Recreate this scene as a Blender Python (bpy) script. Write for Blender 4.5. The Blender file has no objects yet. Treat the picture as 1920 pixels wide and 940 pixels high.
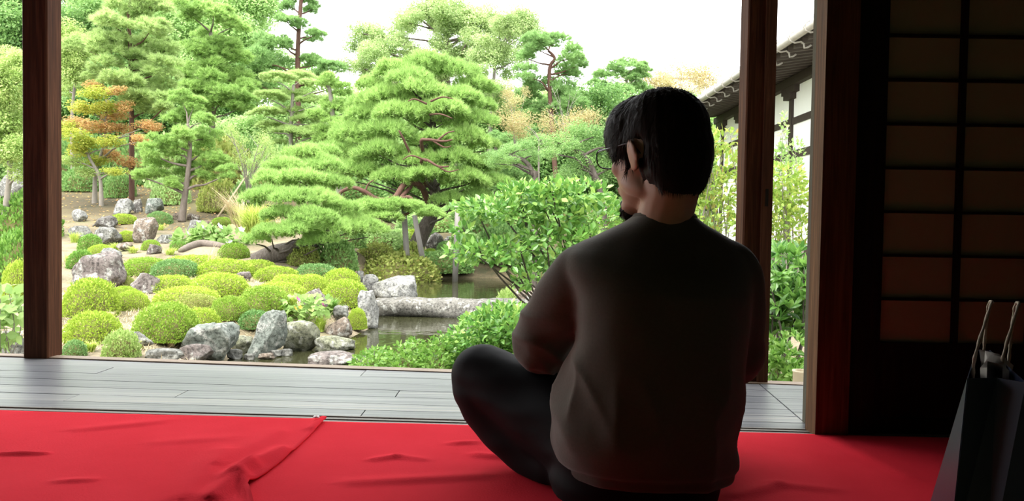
import bpy, bmesh, math, random
import numpy as np
from mathutils import Vector, Matrix, noise as mnoise

random.seed(7)
RNG = np.random.default_rng(11)
scene = bpy.context.scene
COL = scene.collection

# ------------------------------------------------------------------ camera, sky, exposure
FPX = 1400.0
CAMZ = 0.62
PITCH = math.radians(-1.8)
ROLL = 0.016
cam_d = bpy.data.cameras.new('camera')
cam = bpy.data.objects.new('camera', cam_d)
COL.objects.link(cam)
CAM_ROT = (Matrix.Rotation(math.pi / 2 + PITCH, 4, 'X') @ Matrix.Rotation(ROLL, 4, 'Z'))
cam.matrix_world = Matrix.Translation((0, 0, CAMZ)) @ CAM_ROT
cam_d.sensor_width = 36.0
cam_d.lens = 36.0 * FPX / 1920.0
cam_d.clip_start = 0.05
cam_d.clip_end = 500
scene.camera = cam

world = bpy.data.worlds.new('overcast_sky')
scene.world = world
world.use_nodes = True
wn = world.node_tree
wn.nodes['Background'].inputs[0].default_value = (0.97, 0.985, 1.0, 1)
wn.nodes['Background'].inputs[1].default_value = 1.0

sun_d = bpy.data.lights.new('overcast_sun', 'SUN')
sun_d.energy = 2.0
sun_d.angle = math.radians(50)
sun_d.color = (1.0, 0.97, 0.9)
sun = bpy.data.objects.new('overcast_sun', sun_d)
COL.objects.link(sun)
sun.rotation_euler = (math.radians(22), math.radians(-18), 0)

scene.view_settings.view_transform = 'Standard'
scene.view_settings.look = 'None'
scene.view_settings.gamma = 1.0
scene.view_settings.exposure = 2.2
scene.view_settings.use_curve_mapping = False
scene.cycles.use_denoising = True
scene.cycles.max_bounces = 10
scene.cycles.diffuse_bounces = 6
scene.cycles.transmission_bounces = 6
scene.cycles.sample_clamp_indirect = 6.0

# ------------------------------------------------------------------ helpers
R3 = CAM_ROT.to_3x3()
CAMP = Vector((0, 0, CAMZ))

def ray(px, py):
    v = R3 @ Vector(((px - 960.0) / FPX, (470.0 - py) / FPX, -1.0))
    return v / v.y

def P(px, py, d):
    return CAMP + ray(px, py) * d

def FL(px, py, z=0.0):
    v = ray(px, py)
    return CAMP + v * ((z - CAMZ) / v.z)

def smooth01(t):
    t = np.clip(t, 0, 1)
    return t * t * (3 - 2 * t)

WATER_Z = -0.80
LEFT_PROF = np.array([(0, -.56), (6.8, -.55), (7.8, -.55), (9, -.5), (10.8, -.40), (12.5, -.27), (14.5, -.08), (17, .16), (20, .50), (24, 1.15), (28, 1.85), (34, 2.6), (45, 3.4), (120, 4.5)])
RIGHT_PROF = np.array([(0, -.62), (8, -.62), (12, -.60), (20, -.55), (22.5, -.30), (26, .12), (32, .5), (45, 1.0), (120, 2.0)])
POND = np.array([(-3.1, 7.3), (-3.0, 8.2), (-2.45, 8.75), (-2.05, 9.3), (-2.0, 10.2), (-2.1, 11.4), (-2.35, 13.0), (-2.6, 14.6), (-3.3, 16.4), (-3.6, 18.0), (-2.6, 19.8), (-1.0, 20.6), (1.0, 20.9), (3.4, 20.2), (4.6, 17.5), (4.4, 15.0), (2.9, 13.2), (1.3, 12.2), (0.55, 11.3), (0.3, 10.0), (0.2, 8.6), (-0.3, 7.2), (-1.2, 6.6), (-2.4, 6.6)])

def pond_sd(x, y):
    """signed distance, positive inside the pond"""
    x = np.asarray(x, float); y = np.asarray(y, float)
    dmin = np.full(x.shape, 1e9); inside = np.zeros(x.shape, bool)
    n = len(POND)
    for i in range(n):
        ax, ay = POND[i]; bx, by = POND[(i + 1) % n]
        ex, ey = bx - ax, by - ay
        t = np.clip(((x - ax) * ex + (y - ay) * ey) / (ex * ex + ey * ey), 0, 1)
        d = np.hypot(x - ax - t * ex, y - ay - t * ey)
        dmin = np.minimum(dmin, d)
        c = ((ay > y) != (by > y)) & (x < (bx - ax) * (y - ay) / (by - ay + 1e-12) + ax)
        inside ^= c
    return np.where(inside, dmin, -dmin)

def ground(x, y):
    x = np.asarray(x, float); y = np.asarray(y, float)
    zl = np.interp(y, LEFT_PROF[:, 0], LEFT_PROF[:, 1])
    zr = np.interp(y, RIGHT_PROF[:, 0], RIGHT_PROF[:, 1])
    edge = np.interp(y, [0, 8, 16, 24, 45], [-2.5, -2.5, -3.2, -5.0, -9.0])
    t = smooth01((x - edge + 1.5) / 3.0)
    z = zl * (1 - t) + zr * t
    z = z + 0.03 * np.sin(x * 1.7 + 0.6 * y) * np.sin(y * 1.3 - x * .4) + .015 * np.sin(x * 5.1) * np.sin(y * 4.3)
    sd = pond_sd(x, y)
    bank = smooth01(-sd / 0.7)
    zo = (WATER_Z + 0.06) * (1 - bank) + z * bank
    zi = WATER_Z + 0.06 - 0.9 * np.clip(sd, 0, 0.8)
    return np.where(sd > 0, zi, zo)

def gz(x, y):
    return float(ground(np.array([x]), np.array([y]))[0])

_T = np.concatenate([np.linspace(3.6, 20, 1400), np.linspace(20, 70, 1200)])
def GH(px, py, dmax=60):
    """point of the ground (or the water) seen at a pixel"""
    v = ray(px, py)
    x = v.x * _T; z = CAMZ + v.z * _T
    g = np.maximum(ground(x, _T), WATER_Z)
    hit = np.nonzero(z <= g)[0]
    d = _T[hit[0]] if len(hit) else dmax
    p = CAMP + v * float(d)
    return p

# ---- objects
def link(o):
    COL.objects.link(o)
    return o

def tag(o, label=None, cat=None, group=None, kind=None):
    if label: o['label'] = label
    if cat: o['category'] = cat
    if group: o['group'] = group
    if kind: o['kind'] = kind
    return o

def empty(name, loc, label=None, cat=None, group=None, kind=None):
    o = bpy.data.objects.new(name, None)
    o.empty_display_size = 0.1
    o.location = loc
    link(o)
    return tag(o, label, cat, group, kind)

def np_mesh(name, V, F, mat=None, smooth=False):
    """V (n,3); F (m,k) uniform polygon size"""
    V = np.ascontiguousarray(V, dtype=np.float32); F = np.ascontiguousarray(F, dtype=np.int32)
    me = bpy.data.meshes.new(name)
    m, k = F.shape
    me.vertices.add(len(V)); me.vertices.foreach_set('co', V.ravel())
    me.loops.add(m * k); me.loops.foreach_set('vertex_index', F.ravel())
    me.polygons.add(m)
    me.polygons.foreach_set('loop_start', np.arange(0, m * k, k, dtype=np.int32))
    me.polygons.foreach_set('use_smooth', np.full(m, smooth, dtype=bool))
    me.update(calc_edges=True)
    if mat: me.materials.append(mat)
    return me

def py_mesh(name, V, F, mat=None, smooth=False):
    me = bpy.data.meshes.new(name)
    me.from_pydata([tuple(v) for v in V], [], F)
    if smooth:
        me.polygons.foreach_set('use_smooth', np.full(len(F), True))
    me.update()
    if mat: me.materials.append(mat)
    return me

def obj(name, me, parent=None, loc=(0, 0, 0), rot=None, scale=None, kind=None):
    o = bpy.data.objects.new(name, me)
    link(o)
    if parent is not None:
        o.parent = parent
    o.location = loc
    if rot is not None: o.rotation_euler = rot
    if scale is not None: o.scale = scale
    if kind: o['kind'] = kind
    return o

class MB:
    """collects polygons for one mesh"""
    def __init__(self): self.V = []; self.F = []
    def add(self, V, F):
        b = len(self.V)
        self.V += [tuple(v) for v in V]
        self.F += [tuple(i + b for i in f) for f in F]
        return self
    def box(self, x0, x1, y0, y1, z0, z1):
        V = [(x0, y0, z0), (x1, y0, z0), (x1, y1, z0), (x0, y1, z0), (x0, y0, z1), (x1, y0, z1), (x1, y1, z1), (x0, y1, z1)]
        return self.add(V, BOXF)
    def prism(self, pts, z0, z1):
        n = len(pts)
        V = [(p[0], p[1], z0) for p in pts] + [(p[0], p[1], z1) for p in pts]
        F = [tuple(range(n - 1, -1, -1)), tuple(range(n, 2 * n))] + [(i, (i + 1) % n, n + (i + 1) % n, n + i) for i in range(n)]
        return self.add(V, F)
    def tube(self, pts, rad, seg=8, cap=True):
        V, F = tube_geo(pts, rad, seg, cap)
        return self.add(V, F)
    def mesh(self, name, mat=None, smooth=False, off=None):
        V = self.V
        if off is not None: V = [(v[0] - off[0], v[1] - off[1], v[2] - off[2]) for v in V]
        return py_mesh(name, V, self.F, mat, smooth)
BOXF = [(0, 3, 2, 1), (4, 5, 6, 7), (0, 1, 5, 4), (1, 2, 6, 5), (2, 3, 7, 6), (3, 0, 4, 7)]

def tube_geo(pts, rad, seg=8, cap=True):
    pts = [Vector(p) for p in pts]
    n = len(pts)
    if not hasattr(rad, '__len__'): rad = [rad] * n
    V = []; F = []
    prev = None
    for i, p in enumerate(pts):
        a = pts[max(i - 1, 0)]; b = pts[min(i + 1, n - 1)]
        t = (b - a)
        if t.length < 1e-9: t = Vector((0, 0, 1))
        t.normalize()
        ref = Vector((0, 0, 1)) if abs(t.z) < .9 else Vector((1, 0, 0))
        u = t.cross(ref).normalized() if prev is None else (prev - t * prev.dot(t)).normalized()
        prev = u
        w = t.cross(u)
        for k in range(seg):
            a_ = 2 * math.pi * k / seg
            V.append(p + (u * math.cos(a_) + w * math.sin(a_)) * rad[i])
    for i in range(n - 1):
        for k in range(seg):
            F.append((i * seg + k, i * seg + (k + 1) % seg, (i + 1) * seg + (k + 1) % seg, (i + 1) * seg + k))
    if cap:
        F.append(tuple(range(seg - 1, -1, -1)))
        F.append(tuple((n - 1) * seg + k for k in range(seg)))
    return V, F

def smooth_path(pts, n):
    """Catmull-Rom through pts -> n samples"""
    pts = [Vector(p) for p in pts]
    if len(pts) == 2:
        return [pts[0].lerp(pts[1], i / (n - 1)) for i in range(n)]
    out = []
    m = len(pts) - 1
    for i in range(n):
        t = i / (n - 1) * m
        k = min(int(t), m - 1); f = t - k
        p0 = pts[max(k - 1, 0)]; p1 = pts[k]; p2 = pts[k + 1]; p3 = pts[min(k + 2, m)]
        out.append(0.5 * ((2 * p1) + (p2 - p0) * f + (2 * p0 - 5 * p1 + 4 * p2 - p3) * f * f + (3 * p1 - p0 - 3 * p2 + p3) * f ** 3))
    return out

# ------------------------------------------------------------------ materials
def new_mat(name):
    m = bpy.data.materials.new(name)
    m.use_nodes = True
    nt = m.node_tree
    b = nt.nodes['Principled BSDF']
    return m, nt, b

def ramp(nt, fac, cols):
    r = nt.nodes.new('ShaderNodeValToRGB')
    els = r.color_ramp.elements
    while len(els) < len(cols): els.new(0.5)
    for i, c in enumerate(cols):
        if len(c) == 2: pos, c = c
        else: pos = i / max(1, len(cols) - 1)
        els[i].position = pos
        els[i].color = (c[0], c[1], c[2], 1)
    nt.links.new(fac, r.inputs[0])
    return r.outputs[0]

def noise_node(nt, scale, detail=5, rough=.6, stretch=None, coord='Object', distort=0):
    tc = nt.nodes.new('ShaderNodeTexCoord')
    mp = nt.nodes.new('ShaderNodeMapping')
    if stretch: mp.inputs['Scale'].default_value = stretch
    nt.links.new(tc.outputs[coord], mp.inputs[0])
    n = nt.nodes.new('ShaderNodeTexNoise')
    n.inputs['Scale'].default_value = scale
    n.inputs['Detail'].default_value = detail
    n.inputs['Roughness'].default_value = rough
    n.inputs['Distortion'].default_value = distort
    nt.links.new(mp.outputs[0], n.inputs['Vector'])
    return n.outputs['Fac'], mp

def bump(nt, b, h, strength, dist=.02):
    bp = nt.nodes.new('ShaderNodeBump')
    bp.inputs['Strength'].default_value = strength
    bp.inputs['Distance'].default_value = dist
    nt.links.new(h, bp.inputs['Height'])
    nt.links.new(bp.outputs[0], b.inputs['Normal'])

def noise_mat(name, cols, scale=5, detail=6, rough=.8, bumps=0, bdist=.02, stretch=None, spec=.3, coord='Object', distort=0, sheen=0):
    m, nt, b = new_mat(name)
    f, mp = noise_node(nt, scale, detail, .62, stretch, coord, distort)
    nt.links.new(ramp(nt, f, cols), b.inputs['Base Color'])
    b.inputs['Roughness'].default_value = rough
    b.inputs['Specular IOR Level'].default_value = spec
    if sheen:
        b.inputs['Sheen Weight'].default_value = sheen
    if bumps: bump(nt, b, f, bumps, bdist)
    return m

def leaf_mat(name, cols, trans=.4, rough=.5, spec=.3, tcol=None):
    """each leaf takes its own colour from the ramp"""
    m, nt, b = new_mat(name)
    g = nt.nodes.new('ShaderNodeNewGeometry')
    oi = nt.nodes.new('ShaderNodeObjectInfo')
    mx = nt.nodes.new('ShaderNodeMath'); mx.operation = 'MULTIPLY_ADD'
    mx.inputs[1].default_value = .75
    nt.links.new(g.outputs['Random Per Island'], mx.inputs[0])
    m2 = nt.nodes.new('ShaderNodeMath'); m2.operation = 'MULTIPLY'; m2.inputs[1].default_value = .25
    nt.links.new(oi.outputs['Random'], m2.inputs[0])
    nt.links.new(m2.outputs[0], mx.inputs[2])
    c = ramp(nt, mx.outputs[0], cols)
    nt.links.new(c, b.inputs['Base Color'])
    b.inputs['Roughness'].default_value = rough
    b.inputs['Specular IOR Level'].default_value = spec
    tr = nt.nodes.new('ShaderNodeBsdfTranslucent')
    nt.links.new(c, tr.inputs[0])
    mix = nt.nodes.new('ShaderNodeMixShader')
    mix.inputs[0].default_value = trans
    nt.links.new(b.outputs[0], mix.inputs[1]); nt.links.new(tr.outputs[0], mix.inputs[2])
    nt.links.new(mix.outputs[0], nt.nodes['Material Output'].inputs[0])
    return m

def plain_mat(name, c, rough=.6, spec=.3, metal=0):
    m, nt, b = new_mat(name)
    b.inputs['Base Color'].default_value = (c[0], c[1], c[2], 1)
    b.inputs['Roughness'].default_value = rough
    b.inputs['Specular IOR Level'].default_value = spec
    b.inputs['Metallic'].default_value = metal
    return m

def wood_mat(name, cols, axis='X', scale=6, rough=.6, spec=.35, bumps=.15, along=.6, across=14, isl=0.0):
    st = {'X': (along, across, across), 'Y': (across, along, across), 'Z': (across, across, along)}[axis]
    m, nt, b = new_mat(name)
    f, mp = noise_node(nt, scale, 7, .65, st, 'Object', .6)
    if isl:
        oi = nt.nodes.new('ShaderNodeObjectInfo')
        ad = nt.nodes.new('ShaderNodeMath'); ad.operation = 'MULTIPLY_ADD'
        ad.inputs[1].default_value = isl
        nt.links.new(oi.outputs['Random'], ad.inputs[0])
        sb = nt.nodes.new('ShaderNodeMath'); sb.operation = 'SUBTRACT'; sb.inputs[1].default_value = isl / 2
        nt.links.new(f, sb.inputs[0]); nt.links.new(sb.outputs[0], ad.inputs[2])
        c = ramp(nt, ad.outputs[0], cols)
    else:
        c = ramp(nt, f, cols)
    nt.links.new(c, b.inputs['Base Color'])
    b.inputs['Roughness'].default_value = rough
    b.inputs['Specular IOR Level'].default_value = spec
    bump(nt, b, f, bumps, .004)
    return m

MT = {}
MT['post'] = wood_mat('brown_post_wood', [(.25, (.035, .013, .007)), (.5, (.08, .030, .014)), (.75, (.16, .066, .031))], 'Z', 5, .75, .12, .2)
MT['jamb'] = wood_mat('weathered_jamb_wood', [(.25, (.05, .025, .012)), (.5, (.12, .06, .028)), (.8, (.23, .125, .06))], 'Z', 5, .75, .15, .3)
MT['deck'] = wood_mat('grey_weathered_deck_wood', [(.30, (.095, .10, .112)), (.47, (.19, .196, .208)), (.60, (.29, .29, .296)), (.74, (.42, .37, .31))], 'X', 3.5, .33, .5, .35, .22, 16, .16)
MT['nosing'] = wood_mat('worn_brown_nosing_wood', [(.2, (.26, .19, .13)), (.6, (.40, .30, .22)), (.85, (.5, .41, .32))], 'X', 4, .6, .3, .2, .5, 12)
MT['sill'] = wood_mat('grey_brown_sill_wood', [(.2, (.10, .08, .06)), (.6, (.21, .18, .15)), (.85, (.3, .26, .22))], 'X', 4, .5, .4, .2, .4, 14)
MT['dark_wood'] = wood_mat('dark_brown_interior_wood', [(.2, (.010, .008, .006)), (.6, (.022, .017, .012)), (.85, (.038, .029, .02))], 'Z', 5, .7, .08, .1)
MT['plaster'] = noise_mat('tan_earthen_plaster', [(.085, .08, .055), (.12, .11, .08)], 30, 4, .95, .1)
MT['ceil'] = wood_mat('brown_ceiling_wood', [(.2, (.03, .022, .016)), (.7, (.05, .036, .026))], 'X', 4, .7, .2, .1)
MT['tatami'] = noise_mat('dull_green_tatami', [(.28, .27, .14), (.36, .34, .19)], 60, 3, .9, .1)
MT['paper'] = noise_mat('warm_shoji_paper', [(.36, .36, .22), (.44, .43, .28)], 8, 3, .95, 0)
MT['white_wall'] = noise_mat('white_lime_plaster', [(.80, .82, .74), (.88, .89, .82)], 3, 3, .9)
MT['hall_wood'] = wood_mat('dark_hall_timber', [(.2, (.025, .019, .015)), (.7, (.06, .046, .036))], 'Z', 4, .7, .2, .1)
MT['rafter'] = wood_mat('grey_brown_rafter_wood', [(.2, (.05, .042, .036)), (.7, (.12, .10, .085))], 'X', 4, .7, .2, .1)
MT['tile'] = noise_mat('silver_grey_roof_tile', [(.25, .27, .29), (.42, .44, .46)], 9, 4, .5, 0, spec=.5)
MT['gutter'] = noise_mat('weathered_grey_gutter', [(.30, .28, .24), (.44, .42, .37)], 8, 4, .6)

MT['pine'] = leaf_mat('pine_needles_bright', [(0, (.19, .33, .085)), (.5, (.34, .52, .15)), (1, (.50, .68, .23))], .55, .5)
MT['pine2'] = leaf_mat('pine_needles_cool', [(0, (.17, .31, .11)), (.5, (.29, .47, .17)), (1, (.43, .63, .25))], .55, .5)
MT['pine3'] = leaf_mat('pine_needles_pale', [(0, (.28, .41, .14)), (.5, (.41, .55, .20)), (1, (.54, .67, .29))], .55, .5)
MT['azalea'] = leaf_mat('azalea_lime_leaves', [(0, (.17, .28, .03)), (.35, (.31, .44, .05)), (.8, (.45, .56, .09)), (1, (.55, .62, .14))], .38, .5)
MT['azalea2'] = leaf_mat('azalea_green_leaves', [(0, (.12, .24, .03)), (.5, (.24, .38, .05)), (1, (.38, .51, .09))], .38, .5)
MT['box'] = leaf_mat('bluish_green_shrub_leaves', [(0, (.09, .20, .055)), (.5, (.17, .32, .10)), (1, (.31, .46, .19))], .35, .5)
MT['olive'] = leaf_mat('olive_tan_shrub_leaves', [(0, (.16, .22, .04)), (.5, (.30, .36, .09)), (.85, (.42, .46, .14)), (1, (.45, .30, .12))], .4, .5)
MT['broad'] = leaf_mat('broadleaf_green_leaves', [(0, (.26, .42, .15)), (.5, (.42, .60, .24)), (1, (.58, .74, .34))], .55, .5)
MT['broad_dark'] = leaf_mat('evergreen_dark_leaves', [(0, (.11, .23, .07)), (.5, (.22, .38, .12)), (1, (.36, .54, .19))], .5, .45)
MT['camphor'] = leaf_mat('camphor_yellow_green_leaves', [(0, (.27, .39, .15)), (.5, (.40, .53, .22)), (1, (.56, .64, .32))], .5, .5)
MT['yellowgreen'] = leaf_mat('yellow_green_leaves', [(0, (.25, .38, .10)), (.5, (.38, .52, .16)), (1, (.54, .60, .26))], .5, .5)
MT['maple_o'] = leaf_mat('maple_orange_leaves', [(0, (.44, .34, .12)), (.5, (.58, .38, .16)), (.8, (.64, .36, .17)), (1, (.52, .52, .18))], .5, .5)
MT['maple_g'] = leaf_mat('maple_green_leaves', [(0, (.30, .38, .05)), (.6, (.44, .50, .09)), (1, (.62, .50, .12))], .5, .5)
MT['gold'] = leaf_mat('golden_autumn_leaves', [(0, (.34, .33, .14)), (.5, (.45, .40, .19)), (1, (.48, .35, .18))], .5, .5)
MT['camellia'] = leaf_mat('glossy_camellia_leaves', [(0, (.05, .15, .03)), (.45, (.11, .26, .05)), (.8, (.24, .43, .09)), (1, (.42, .58, .15))], .38, .28, .55)
MT['nandina'] = leaf_mat('nandina_yellow_green_leaflets', [(0, (.13, .25, .035)), (.55, (.26, .38, .065)), (.85, (.40, .44, .11)), (1, (.48, .2, .08))], .45, .45)
MT['cover'] = leaf_mat('fresh_green_low_leaves', [(0, (.08, .20, .03)), (.6, (.18, .34, .06)), (1, (.34, .50, .13))], .4, .4, .4)
MT['mallow'] = leaf_mat('pale_mallow_leaves', [(0, (.19, .33, .09)), (.6, (.31, .46, .15)), (.95, (.42, .55, .22)), (1, (.6, .52, .1))], .45, .5)
MT['grass'] = leaf_mat('fresh_grass_blades', [(0, (.30, .44, .06)), (.6, (.46, .56, .12)), (1, (.62, .62, .22))], .4, .5)
MT['straw'] = leaf_mat('dry_straw_blades', [(0, (.42, .34, .2)), (.6, (.58, .48, .3)), (1, (.68, .6, .42))], .3, .7)
MT['twig'] = noise_mat('brown_bush_twigs', [(.10, .08, .035), (.18, .17, .06)], 14, 4, .9)
MT['bark'] = noise_mat('grey_brown_bark', [(.07, .056, .045), (.14, .115, .095), (.22, .19, .165)], 8, 6, .9, .6, .03, (3, 3, .7))
MT['redbark'] = noise_mat('red_pine_bark', [(.045, .022, .016), (.085, .042, .030), (.13, .082, .062)], 7, 5, .85, .5, .02, (2, 2, .8))
MT['darkbark'] = noise_mat('dark_fissured_bark', [(.03, .025, .022), (.08, .066, .055), (.2, .18, .16)], 9, 6, .9, .8, .04, (3, 3, .8))
MT['palebark'] = noise_mat('pale_smooth_bark', [(.14, .125, .10), (.21, .19, .16), (.27, .25, .215)], 8, 5, .9)
MT['pole'] = noise_mat('silvery_support_pole_wood', [(.12, .11, .10), (.19, .178, .165), (.25, .238, .22)], 6, 5, .85, .3, .01, (4, 4, .5))
MT['flower_w'] = plain_mat('white_petals', (.62, .60, .61), .6)
MT['flower_p'] = plain_mat('pink_petals', (.42, .12, .26), .6)
MT['flower_y'] = plain_mat('yellow_leaf_petals', (.42, .28, .03), .6)

def rock_mat(name, a, b_, c, lichen=.5):
    m, nt, b = new_mat(name)
    f1, _ = noise_node(nt, 2.6, 8, .68, None, 'Object', .8)
    base = ramp(nt, f1, [(.28, a), (.5, b_), (.72, c)])
    f2, _ = noise_node(nt, 7, 8, .72, None, 'Object', .4)
    msk = ramp(nt, f2, [(.55 - .1 * lichen + .02, (0, 0, 0)), (.62, (1, 1, 1))])
    mx = nt.nodes.new('ShaderNodeMixRGB')
    nt.links.new(msk, mx.inputs[0]); nt.links.new(base, mx.inputs[1])
    mx.inputs[2].default_value = (.40, .40, .365, 1)
    f3, _ = noise_node(nt, 26, 6, .7)
    dk = ramp(nt, f3, [(.36, (.18, .18, .18)), (.54, (1, 1, 1))])
    mu = nt.nodes.new('ShaderNodeMixRGB'); mu.blend_type = 'MULTIPLY'; mu.inputs[0].default_value = .9
    nt.links.new(mx.outputs[0], mu.inputs[1]); nt.links.new(dk, mu.inputs[2])
    nt.links.new(mu.outputs[0], b.inputs['Base Color'])
    b.inputs['Roughness'].default_value = .9
    b.inputs['Specular IOR Level'].default_value = .2
    bump(nt, b, f2, .8, .05)
    return m
MT['rk_grey'] = rock_mat('grey_lichened_stone', (0.102, 0.102, 0.095), (0.177, 0.177, 0.160), (0.245, 0.245, 0.218))
MT['rk_bridge'] = rock_mat('grey_brown_bridge_stone', (0.088, 0.085, 0.075), (0.150, 0.143, 0.126), (0.204, 0.197, 0.173), .2)
MT['rk_green'] = rock_mat('green_grey_stone', (0.095, 0.112, 0.099), (0.170, 0.190, 0.167), (0.231, 0.252, 0.224))
MT['rk_brown'] = rock_mat('warm_brown_stone', (0.116, 0.088, 0.068), (0.190, 0.153, 0.122), (0.252, 0.218, 0.177))
MT['rk_purple'] = rock_mat('mauve_grey_stone', (0.095, 0.078, 0.073), (0.163, 0.139, 0.129), (0.231, 0.204, 0.190), .6)
MT['rk_white'] = rock_mat('white_lichen_stone', (0.112, 0.112, 0.112), (0.214, 0.214, 0.204), (0.306, 0.306, 0.291), 1.2)
MT['rk_dark'] = rock_mat('dark_weathered_stone', (0.075, 0.068, 0.065), (0.136, 0.126, 0.116), (0.224, 0.211, 0.190))
MT['rk_moss'] = rock_mat('mossy_boulder_stone', (0.116, 0.122, 0.061), (0.204, 0.211, 0.150), (0.286, 0.286, 0.231))

# water
m, nt, b = new_mat('murky_pond_water')
b.inputs['Base Color'].default_value = (.026, .027, .012, 1)
b.inputs['Roughness'].default_value = .03
b.inputs['Specular IOR Level'].default_value = .32
f, _ = noise_node(nt, 1.6, 3, .5, (1, 2.2, 1))
bump(nt, b, f, .12, .05)
MT['water'] = m
# soil, straw, moss
m, nt, b = new_mat('sandy_garden_soil')
f, _ = noise_node(nt, .55, 8, .66, None, 'Object', .5)
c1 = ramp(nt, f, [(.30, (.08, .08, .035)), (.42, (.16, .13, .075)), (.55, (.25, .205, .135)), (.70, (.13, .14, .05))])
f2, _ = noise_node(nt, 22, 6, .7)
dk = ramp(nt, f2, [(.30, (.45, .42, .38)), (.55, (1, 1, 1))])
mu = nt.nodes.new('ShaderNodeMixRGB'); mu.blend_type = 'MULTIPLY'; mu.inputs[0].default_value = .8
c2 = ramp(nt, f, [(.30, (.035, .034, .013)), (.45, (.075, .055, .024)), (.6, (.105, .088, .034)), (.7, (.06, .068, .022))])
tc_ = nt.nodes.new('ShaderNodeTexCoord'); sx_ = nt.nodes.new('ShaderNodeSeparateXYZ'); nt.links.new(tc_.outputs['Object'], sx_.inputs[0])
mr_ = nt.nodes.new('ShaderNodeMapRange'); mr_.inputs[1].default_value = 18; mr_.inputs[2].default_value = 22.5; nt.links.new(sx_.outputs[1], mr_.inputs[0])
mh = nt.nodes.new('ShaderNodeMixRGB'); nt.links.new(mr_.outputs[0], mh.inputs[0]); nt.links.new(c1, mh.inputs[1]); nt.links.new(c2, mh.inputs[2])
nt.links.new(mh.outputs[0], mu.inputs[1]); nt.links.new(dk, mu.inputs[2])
nt.links.new(mu.outputs[0], b.inputs['Base Color'])
b.inputs['Roughness'].default_value = .95
bump(nt, b, f2, .7, .04)
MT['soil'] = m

# ------------------------------------------------------------------ the ground and the pond
gx = np.concatenate([np.linspace(-60, -16, 40), np.linspace(-15.7, 9, 150), np.linspace(9.4, 60, 40)])
gy = np.concatenate([np.linspace(2.6, 22, 130), np.linspace(22.3, 40, 60), np.linspace(41, 110, 30)])
GX, GY = np.meshgrid(gx, gy)
GZ = ground(GX, GY)
nx, ny = len(gx), len(gy)
idx = np.arange(nx * ny).reshape(ny, nx)
F = np.stack([idx[:-1, :-1], idx[:-1, 1:], idx[1:, 1:], idx[1:, :-1]], -1).reshape(-1, 4)
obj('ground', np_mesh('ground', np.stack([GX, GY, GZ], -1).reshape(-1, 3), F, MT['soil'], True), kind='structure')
pw = obj('pond_water', MB().prism([(-4.6, 6.2), (5.4, 6.2), (5.4, 21.6), (-4.6, 21.6)], WATER_Z - .02, WATER_Z).mesh('pond_water', MT['water']), kind='structure')
tag(pw, 'still murky olive pond water under the stone bridge', 'pond')

# ------------------------------------------------------------------ veranda and room shell
OUT_L, OUT_R = FL(0, 664), FL(1500, 718)          # outer edge of the veranda
INN_L, INN_R = FL(0, 763), FL(1500, 806)          # deck meets the sill
CPT_L, CPT_R = FL(0, 777), FL(1500, 816)          # sill meets the carpet
def on(a, b, x):
    t = (x - a.x) / (b.x - a.x)
    return a.y + (b.y - a.y) * t
XL, XR = -5.2, 3.4
veranda = empty('veranda_floor', (0, 0, 0), 'grey weathered plank veranda floor along the garden', 'floor', kind='structure')
NROW = 7
mit_a, mit_b = FL(1418, 716), FL(1512, 796)       # mitre line
def mitre_x(y):
    t = (y - mit_a.y) / (mit_b.y - mit_a.y)
    return mit_a.x + (mit_b.x - mit_a.x) * t
def row_y(t, x):
    a = on(OUT_L, OUT_R, x) - .062
    b = on(INN_L, INN_R, x)
    return a + (b - a) * t
rr = random.Random(3)
def plank(x0, x1, t0, t1, skew0=0, skew1=0, z=0.0):
    g = .0018
    pts = [(x0 + g, row_y(t1, x0) + g), (x1 - g + skew1, row_y(t1, x1 + skew1) + g), (x1 - g, row_y(t0, x1) - g), (x0 + g + skew0, row_y(t0, x0 + skew0) - g)]
    cx = sum(p[0] for p in pts) / 4; cy = sum(p[1] for p in pts) / 4
    zz = z + rr.uniform(-.0012, .0012)
    me = MB().prism([(p[0] - cx, p[1] - cy) for p in pts], -.035, 0).mesh('plank', MT['deck'])
    obj('plank', me, veranda, (cx, cy, zz))
ts = [0, .17, .33, .48, .62, .76, .88, 1.0]
for i in range(NROW):
    t0, t1 = ts[i], ts[i + 1]
    xm0 = mitre_x(row_y(t0, 1.0)); xm1 = mitre_x(row_y(t1, 1.0))
    xs = [XL]
    x = XL + rr.uniform(.6, 2.2)
    while x < xm1 - .7:
        xs.append(x); x += rr.uniform(1.3, 2.4)
    for a, b_ in zip(xs[:-1], xs[1:]):
        plank(a, b_, t0, t1)
    # last one is cut along the mitre
    pts = [(xs[-1] + .002, row_y(t1, xs[-1]) + .0018), (xm1 - .002, row_y(t1, xm1) + .0018), (xm0 - .002, row_y(t0, xm0) - .0018), (xs[-1] + .002, row_y(t0, xs[-1]) - .0018)]
    obj('plank', MB().prism([(p[0] - xm0, p[1] - 3) for p in pts], -.035, 0).mesh('plank', MT['deck']), veranda, (xm0, 3, 0))
ts2 = [0, .12, .37, .68, 1.0]
for i in range(4):
    t0, t1 = ts2[i], ts2[i + 1]
    xm0 = mitre_x(row_y(t0, 1.0)); xm1 = mitre_x(row_y(t1, 1.0))
    pts = [(xm1 + .002, row_y(t1, xm1) + .0018), (XR, row_y(t1, XR) + .0018), (XR, row_y(t0, XR) - .0018), (xm0 + .002, row_y(t0, xm0) - .0018)]
    obj('plank', MB().prism([(p[0] - xm0, p[1] - 3) for p in pts], -.035, 0).mesh('plank', MT['deck']), veranda, (xm0, 3, 0.001))
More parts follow.
